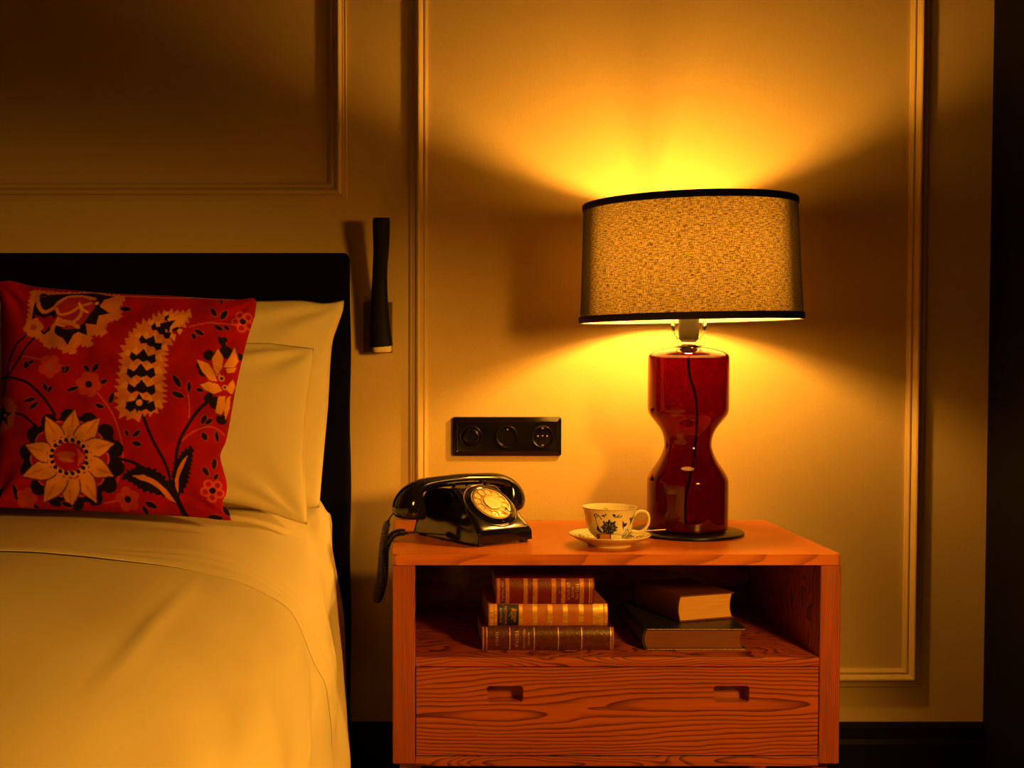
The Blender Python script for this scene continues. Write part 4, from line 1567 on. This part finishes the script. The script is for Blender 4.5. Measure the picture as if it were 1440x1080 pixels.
def motif(ox):
    # big lotus: pointed petals round a heart
    for k in range(17):
        a = 2 * PI * k / 17 + .1
        L = 15.5 if k % 2 == 0 else 12
        cleaf(ox + L * .55 * math.cos(a), 27 + L * .55 * math.sin(a), L, 5.2, math.degrees(a))
    cupR.dot(*cpt(ox, 27), 6, BLU)
    for k in range(9):
        a = 2 * PI * k / 9
        cleaf(ox + 7 * math.cos(a), 27 + 7 * math.sin(a), 6, .9, math.degrees(a), (.35, .36, .40))
    # scrolls at the foot
    for x0 in (-16, 14, 24, 34):
        cline([(ox + x0, 12), (ox + x0 + 3, 9), (ox + x0 + 7, 10), (ox + x0 + 7, 13), (ox + x0 + 4, 13)], 2.2)
    # left curl and bell
    cline([(ox - 27, 46), (ox - 24, 50), (ox - 18, 48), (ox - 13, 42)], 2.0)
    cline([(ox - 25, 47), (ox - 24, 40), (ox - 22, 30), (ox - 24, 24)], 1.6)
    cline([(ox - 20, 47), (ox - 24, 43)], 1.4)
    cpoly([(ox - 21, 32), (ox - 17, 24), (ox - 12, 17), (ox - 18, 17), (ox - 24, 22)])
    cleaf(ox - 10, 48, 7, 3, -30); cleaf(ox - 6, 50, 6, 2.4, 30)
    # right: leaf flourish over the lotus
    cline([(ox + 6, 49), (ox + 11, 46), (ox + 17, 46), (ox + 21, 48)], 2.0)
    cleaf(ox + 8, 50, 7, 3, -20); cleaf(ox + 15, 49, 6, 2.2, 25)
    # two bells and stems
    cpoly([(ox + 23, 40), (ox + 28, 35), (ox + 35, 34), (ox + 31, 29), (ox + 28, 23), (ox + 24, 30)])
    cpoly([(ox + 52, 48), (ox + 46, 43), (ox + 38, 44), (ox + 41, 38), (ox + 45, 31), (ox + 49, 39)])
    cline([(ox + 31, 27), (ox + 36, 22), (ox + 40, 30), (ox + 44, 36)], 1.1)
    cline([(ox + 36, 22), (ox + 33, 15), (ox + 38, 11), (ox + 42, 14), (ox + 38, 17)], 1.8)
    cline([(ox + 38, 24), (ox + 44, 19), (ox + 48, 15), (ox + 45, 11), (ox + 41, 12)], 1.8)
motif(-2)
for ox in (95, 190):
    motif(ox - 2)
cupR.a[int(56.0 * 4):int(57.2 * 4)] = (.30, .25, .16)
# painted squiggle inside, on the wall facing the viewer (y above 60 is the inside)
for p in ([(85, 72), (88, 72.5), (92, 72)], [(88, 72), (87, 66)], [(91, 69), (93, 67), (95, 69), (93, 71), (91, 69)], [(96, 71), (96, 66), (99, 66), (99, 71)], [(101, 70), (102, 66), (104, 68), (105, 66)]):
    q = catmull([Vector((a * 1 - 0, b, 0)) for a, b in p], 5)
    cupR.line([(190 - a.x, a.y) for a in q], .9, BLU)
cup = thing('teacup', 'small white porcelain teacup with dark blue flowers, on its saucer', 'cup', (SX, SY, NZ + .0085))
# (r, z, design y)
cprof = [(0, .0035, 130), (.018, .0030, 129), (.0195, .0, 129), (.0212, .0, 129), (.0222, .0032, 3), (.0262, .0062, 7), (.0322, .0115, 12), (.0368, .0180, 18), (.0396, .0255, 26), (.0415, .0340, 34), (.0430, .0430, 43), (.0450, .0515, 51.5), (.0476, .0578, 56.5),
         (.0480, .0588, 58), (.0474, .0590, 59), (.0458, .0565, 62), (.0436, .0500, 66), (.0415, .0415, 72), (.0398, .0330, 80), (.0378, .0250, 90), (.0345, .0175, 100), (.0290, .0110, 110), (.020, .0075, 120), (.0, .0065, 129)]
pattern_lathe('bowl', cprof, cupR, 480, m_porc, cup, sub=6)
hpts = [(.0415, .0440), (.0470, .0500), (.0555, .0525), (.0640, .0490), (.0670, .0400), (.0650, .0290), (.0585, .0200), (.0490, .0160), (.0385, .0170)]
m_porcp = M('plain_porcelain', PORC, .12, coat=.5)
hd = math.radians(-12)
hq = catmull([Vector((r_ * math.cos(hd), r_ * math.sin(hd), z_)) for r_, z_ in hpts], 8)
bm = bmesh.new()
tube(bm, hq, .0026, seg=14, rb=.0036)
obj('handle', bm, m_porcp, cup, smooth=True, angle=60)

saucR = Raster(0, 360, 0, 100, 3, PORC)
rng = random.Random(5)
def sl_(x, y, L, W, deg): saucR.leaf(x, y, L, W, math.radians(deg), BLU)
for base in range(0, 360, 45):
    for k in range(9):
        a = 2 * PI * k / 9
        saucR.leaf(base + 12 + 6 * math.cos(a), 66 + 7.5 * math.sin(a), 9, 3, a, BLU)
    for k in range(5):
        sl_(base + 24 + 4 * k, 60 + 9 * (k % 2) + rng.uniform(-2, 2), 8, 2.6, rng.uniform(0, 180))
    q = catmull([Vector((base + a, b, 0)) for a, b in ((20, 56), (26, 62), (33, 58), (39, 70), (44, 76))], 5)
    saucR.line([(a.x, a.y) for a in q], 1.4, BLU)
    q = catmull([Vector((base + a, b, 0)) for a, b in ((22, 76), (28, 80), (34, 76), (38, 80))], 5)
    saucR.line([(a.x, a.y) for a in q], 1.4, BLU)
saucer = None
sc_prof = [(0, .0032, 0), (.032, .0030, 0), (.0345, .0, 0), (.0375, .0, 0), (.0395, .0035, 0), (.048, .0070, 0), (.060, .0125, 0), (.0690, .0178, 0), (.0708, .0192, 0), (.0705, .0203, 97), (.0690, .0200, 93), (.062, .0160, 82), (.052, .0115, 62), (.043, .0082, 45), (.038, .0078, 30), (.0, .0078, 0)]
saucer = pattern_lathe('saucer', sc_prof, saucR, 360, m_porc, None, c=(0, 0, 0), sub=5)
saucer.location = (SX, SY, NZ)
tag(saucer, 'white saucer with a dark blue flower border under the teacup', 'saucer')
# spoon, lying behind and to the right
sa = at(903, 757, SY + .022); sb = at(939, 752.5, SY + .03)
spoon = thing('teaspoon', 'small metal teaspoon resting on the saucer behind the cup handle', 'spoon', (SX, SY, NZ))
SO = Vector((SX, SY, NZ))
bm = bmesh.new()
e1 = Vector((.100, .008, .0262)); e0 = Vector((.0440, .0300, .0185)); mid = Vector((.0715, .0190, .0222))
hp2 = catmull([e0, e0.lerp(mid, .5) + Vector((0, 0, .0006)), mid, mid.lerp(e1, .5), e1], 6)
n_ = len(hp2)
tube(bm, hp2, [.0009 + .0004 * (i / n_) for i in range(n_)], seg=12, rb=[.0016 + .0034 * max(0, (i / n_ - .45)) for i in range(n_)])
obj('handle', bm, m_chrome, spoon, smooth=True, angle=50)
bm = bmesh.new()
bd = (e0 - mid).normalized()
bc = e0 + bd * .016
sd = bd.cross(Vector((0, 0, 1))).normalized()
N = 20
rings = []
for j in range(7):
    k = j / 6
    ring = []
    for q in range(N):
        a = 2 * PI * q / N
        r_ = max(k, .02)
        ring.append(bm.verts.new(bc + bd * .0185 * r_ * math.cos(a) + sd * .0115 * r_ * math.sin(a) + Vector((0, 0, -.0055 * (1 - r_ * r_) + .0002))))
    rings.append(ring)
for a, b in zip(rings, rings[1:]):
    for q in range(N):
        bm.faces.new((a[q], a[(q + 1) % N], b[(q + 1) % N], b[q]))
bm.faces.new(rings[0][::-1])
sb_ = obj('spoon_bowl', bm, m_chrome, spoon, smooth=True)
s_ = sb_.modifiers.new('thickness', 'SOLIDIFY'); s_.thickness = .0008; s_.offset = 0
# sugar lumps
def lump(x, y, s, rz, col, name, label):
    bm = bmesh.new()
    box(bm, -s, s, -s * .8, s * .8, 0, s * 1.7, bev=.0014, seg=2)
    bmesh.ops.subdivide_edges(bm, edges=bm.edges[:], cuts=2, use_grid_fill=True)
    for v in bm.verts:
        v.co += Vector((noise.noise(v.co * 400), noise.noise(v.co * 400 + Vector((9, 0, 0))), noise.noise(v.co * 400 + Vector((0, 9, 0))))) * .0003
    m = add_noise(M(name + '_grain', col, .7), 1500, tuple(c * .8 for c in col), tuple(min(1, c * 1.1) for c in col), bump=.5, dist=.0004)
    o = obj('sugar_cube', bm, m, None)
    o.location = (x, y, NZ + .0100)
    o.rotation_euler = (0, 0, rz)
    return tag(o, label, 'sugar cube')
lump(SX - .0180, SY - .0430, .0094, .25, (.42, .15, .04), 'brown_sugar', 'brown sugar cube on the saucer in front of the cup')
lump(SX + .0035, SY - .0460, .0092, -.2, (.86, .80, .66), 'white_sugar', 'white sugar cube on the saucer in front of the cup')

# ------------------------------------------------------------------ books
SH = .3762
def book(name, label, L, D, T, cover, pages, loc_, rz, group, bulge=.004, ct=.0022, over=.003, rough_edges=False):
    """x along the spine, spine face towards -y, lying flat"""
    root = thing(name, label, 'book', loc_, rz, group)
    def arc(off, n=14, z0=0, z1=T):
        o = []
        for k in range(n + 1):
            s = -1 + 2 * k / n
            z = z0 + (z1 - z0) * k / n
            o.append((-(bulge * (1 - abs(s) ** 2.2)) - off, z))
        return o
    bm = bmesh.new()
    # cover section: bottom board, spine, top board
    outer = [(D, 0)] + arc(0) + [(D, T)]
    inner = [(D, T - ct)] + [(y + ct, min(max(z, ct), T - ct)) for y, z in arc(0)[::-1]] + [(D, ct)]
    sec = outer + inner
    nx = 24
    rings = []
    for i in range(nx + 1):
        x = -L / 2 + L * i / nx
        j = lambda q: .0006 * noise.noise(Vector((x * 60, q, L * 9))) if rough_edges else 0
        rings.append([bm.verts.new((x + (j(q) if i in (0, nx) else 0), y, z + (j(q * 1.7) if 1 else 0) * .8)) for q, (y, z) in enumerate(sec)])
    for a, b in zip(rings, rings[1:]):
        for q in range(len(sec)):
            bm.faces.new((a[q], a[(q + 1) % len(sec)], b[(q + 1) % len(sec)], b[q]))
    bm.faces.new(rings[0][::-1]); bm.faces.new(rings[-1])
    obj('cover', bm, cover, root, smooth=True, angle=50)
    bm = bmesh.new()
    # page block: rounded at the spine, hollow at the fore edge
    sec = []
    for k in range(13):
        s = -1 + k / 6
        sec.append((ct + .0004 - bulge * .8 * (1 - s * s), ct + .00015 + (T - 2 * ct - .0003) * k / 12))
    for k in range(12, -1, -1):
        s = -1 + k / 6
        sec.append((D - over - bulge * .9 * (1 - s * s), ct + .00015 + (T - 2 * ct - .0003) * k / 12))
    a = [bm.verts.new((-L / 2 + over, y, z)) for y, z in sec]
    b = [bm.verts.new((L / 2 - over, y, z)) for y, z in sec]
    for q in range(len(sec)):
        bm.faces.new((a[q], a[(q + 1) % len(sec)], b[(q + 1) % len(sec)], b[q]))
    bm.faces.new(a[::-1]); bm.faces.new(b)
    obj('page_block', bm, pages, root, smooth=True, angle=30)
    def sy(z):
        s = -1 + 2 * z / T
        return -(bulge * (1 - min(1, abs(s)) ** 2.2))
    def band(x0, x1, mat, nm='gilt_band', off=.0004, raise_=0, z0=.0006, z1=None, parent=root):
        bm = bmesh.new()
        z1 = z1 or T - .0006
        n = 12
        rows = []
        for x, o_ in ((x0, 0), (x0 + .0002, off + raise_), (x1 - .0002, off + raise_), (x1, 0)):
            rows.append([bm.verts.new((x, sy(z0 + (z1 - z0) * k / n) - o_, z0 + (z1 - z0) * k / n)) for k in range(n + 1)])
        for p, q in zip(rows, rows[1:]):
            for k in range(n):
                bm.faces.new((p[k], p[k + 1], q[k + 1], q[k]))
        return obj(nm, bm, mat, parent, smooth=True, angle=40)
    def lines(items, mat, off=.0007, parent=root):
        """items: text, x, z centre, size; reads downwards"""
        for s, x, z, size in items:
            bm = bmesh.new()
            add_mesh(bm, text_verts(s, size), lambda a, b, c: Vector((x + b, sy(z - a) - off, z - a)))
            obj('lettering', bm, mat, parent)
    return root, band, lines


def leather(name, lo, hi, rough=.38, bump=.35, sc=240):
    return add_noise(M(name, hi, rough, coat=.15), sc, lo, hi, bump=bump, detail=4, dist=.0008)
def page_mat(name, lo, hi, horiz=900):
    return add_noise(M(name, hi, .75), 1, lo, hi, bump=.5, detail=3, stretch=(18, 18, horiz), dist=.0006)
G1 = 'antique books in the left stack on the nightstand shelf'
G2 = 'old books in the right pile on the nightstand shelf'
zA = SH
x0, x1 = .1427, .3680
tC, tB, tA = .0400, .0378, .0440
m_pg_dark = page_mat('dim_old_pages', (.30, .22, .10), (.45, .34, .16))
def pxx(px, Y=-.415): return (px - 560) * (Y + 2.53) / 1750
# bottom book
c_ = (pxx(678) + pxx(864)) / 2
L_ = pxx(864) - pxx(678)
b1, band, lines = book('antique_book', 'dark brown leather book with thin gilt lines, lowest of the left stack', L_, .165, tC, leather('brown_leather', (.055, .011, .005), (.12, .024, .009), .33), m_pg_dark, (c_, -.417, zA), 0, G1, bulge=.0065, rough_edges=True)
def bx(px, c_=c_): return pxx(px) - c_
for px in (685, 717.5, 752, 786, 819, 860):
    band(bx(px) - .0011, bx(px) + .0011, m_gold, raise_=.0006)
for px in (680, 863):
    band(bx(px) - .0012, bx(px) + .0016, add_noise(M('red_worn_end', (.3, .03, .01), .5), 900, (.10, .01, .01), (.62, .24, .12)), nm='worn_end_band')
lines([('TOMO II', bx(699), tC * .52, .0062), ('TEORIA', bx(727), tC * .50, .0088), ('PSICOLOGIA', bx(737.5), tC * .5, .0058), ('HUMANA', bx(744), tC * .5, .0054)], m_gold)
band(bx(732.4) - .0003, bx(732.4) + .0003, m_gold, nm='gilt_rule', z0=tC * .38, z1=tC * .62)
# middle book
c_ = (pxx(688) + pxx(857)) / 2
L_ = pxx(857) - pxx(688)
b2, band, lines = book('antique_book', 'tan and gilt striped book with a black title label, middle of the left stack', L_, .175, tB, add_noise(M('tan_calf', (.45, .14, .03), .42, coat=.1), 60, (.40, .115, .022), (.50, .16, .035), bump=.15), m_pg_dark, (c_, -.410, zA + tC + .0004), .012, G1, bulge=.005)
def bx(px, c_=c_): return pxx(px, -.41) - c_ * 1.0
m_gold2 = add_noise(M('bright_gilt', (.85, .55, .15), .34, metal=.5), 90, (.60, .26, .05), (.95, .62, .17), stretch=(1, 1, 4))
band(bx(689.5), bx(695), m_gold2, nm='gilt_tooling'); band(bx(695.8), bx(699.4), m_gold2)
lab = band(bx(700), bx(730), M('black_label', (.012, .010, .009), .4), nm='title_label', off=.0005)
band(bx(730.5), bx(735.5), m_gold2)
for px in (753, 774.5, 796, 818.5):
    band(bx(px) - .0042, bx(px) + .0042, m_gold2, off=.0003)
band(bx(835), bx(850), m_gold2, off=.0003); band(bx(851.5), bx(855.5), m_gold2, nm='gilt_tooling')
lines([('NOVELAS', bx(704.5), tB * .5, .0058), ('ESCOGIDAS', bx(711.5), tB * .5, .0060), ('II', bx(716.5), tB * .5, .0050), ('Pagina', bx(721), tB * .56, .0075), ('Antigua', bx(725), tB * .5, .0075), ('.', bx(729), tB * .5, .01)], m_gold, off=.0010)
band(bx(708) - .0003, bx(708) + .0003, m_gold, nm='gilt_rule', off=.0008)
# top book
c_ = (pxx(698) + pxx(837)) / 2
L_ = pxx(837) - pxx(698)
b3, band, lines = book('antique_book', 'red leather book with gilt bands, topmost of the left stack', L_, .150, tA, leather('red_leather', (.10, .004, .004), (.17, .007, .006), .36, bump=.5, sc=500), m_pg_dark, (c_, -.412, zA + tC + tB + .0008), -.01, G1, bulge=.006)
def bx(px, c_=c_): return pxx(px, -.412) - c_
m_gold3 = add_noise(M('reddish_gilt', (.55, .22, .06), .36, metal=.4), 200, (.40, .11, .03), (.62, .27, .07), stretch=(3, 3, 1))
for a, b in ((699.5, 703.8), (711.5, 717), (737, 743), (750, 757), (776.5, 783), (790, 796), (816, 822), (829, 831.3), (832.5, 833.8)):
    band(bx(a), bx(b), m_gold3, off=.0003)
lines([('Jose Repolles', bx(707.7), tA * .5, .0064), ('TRES MIL', bx(812.3), tA * .5, .0072), ('AÑOS', bx(806), tA * .48, .0068), ('DE AMOR', bx(799.8), tA * .5, .0070), ('*', bx(786.3), tA * .48, .008)], m_gold, off=.0006)
# right pile: spines to the left, tail edges to the viewer
cx = (pxx(907) + pxx(1050)) / 2
b4, band, lines = book('old_book', 'large dark green book with worn edges, lying under the brown book', .235, pxx(1050) - pxx(907) - .002, .0370, leather('dark_green_cloth', (.006, .009, .006), (.013, .016, .011), .5, bump=.2), page_mat('brown_aged_pages', (.13, .038, .015), (.19, .058, .022)),
                       (pxx(907) + .004, -.418 + .1175, zA), -PI / 2 - .0, G2, bulge=.006, ct=.0026, over=.004, rough_edges=True)
m_worn = add_noise(M('worn_board_edge', (.3, .2, .1), .6), 700, (.02, .018, .012), (.55, .33, .18))
bm = bmesh.new()
for z in (.0004, .0370 - .0024):
    box(bm, .1175 - .0002, .1175 + .0006, .002, pxx(1050) - pxx(907) - .003, z, z + .0020, bev=.0002)
obj('worn_edges', bm, m_worn, b4)
b5, band, lines = book('old_book', 'thick brown book with cream page edges on top of the dark book', .150, .109, .0465, add_noise(M('brown_cloth', (.12, .03, .01), .55), 120, (.09, .022, .007), (.15, .04, .012), bump=.2),
                       page_mat('cream_pages', (.58, .32, .10), (.72, .41, .13)), (.4905 + .002, -.372, zA + .0376), 0, G2, bulge=.005, ct=.0022, over=.0025)
# its tail edge faces the viewer and it is turned
b5.rotation_euler = (0, 0, -PI / 2 + math.radians(19))
cen = Matrix.Rotation(-PI / 2 + math.radians(19), 3, 'Z') @ Vector((.075, 0, 0))
b5.location = (.4925 - cen.x, -.371 - cen.y, zA + .0376)
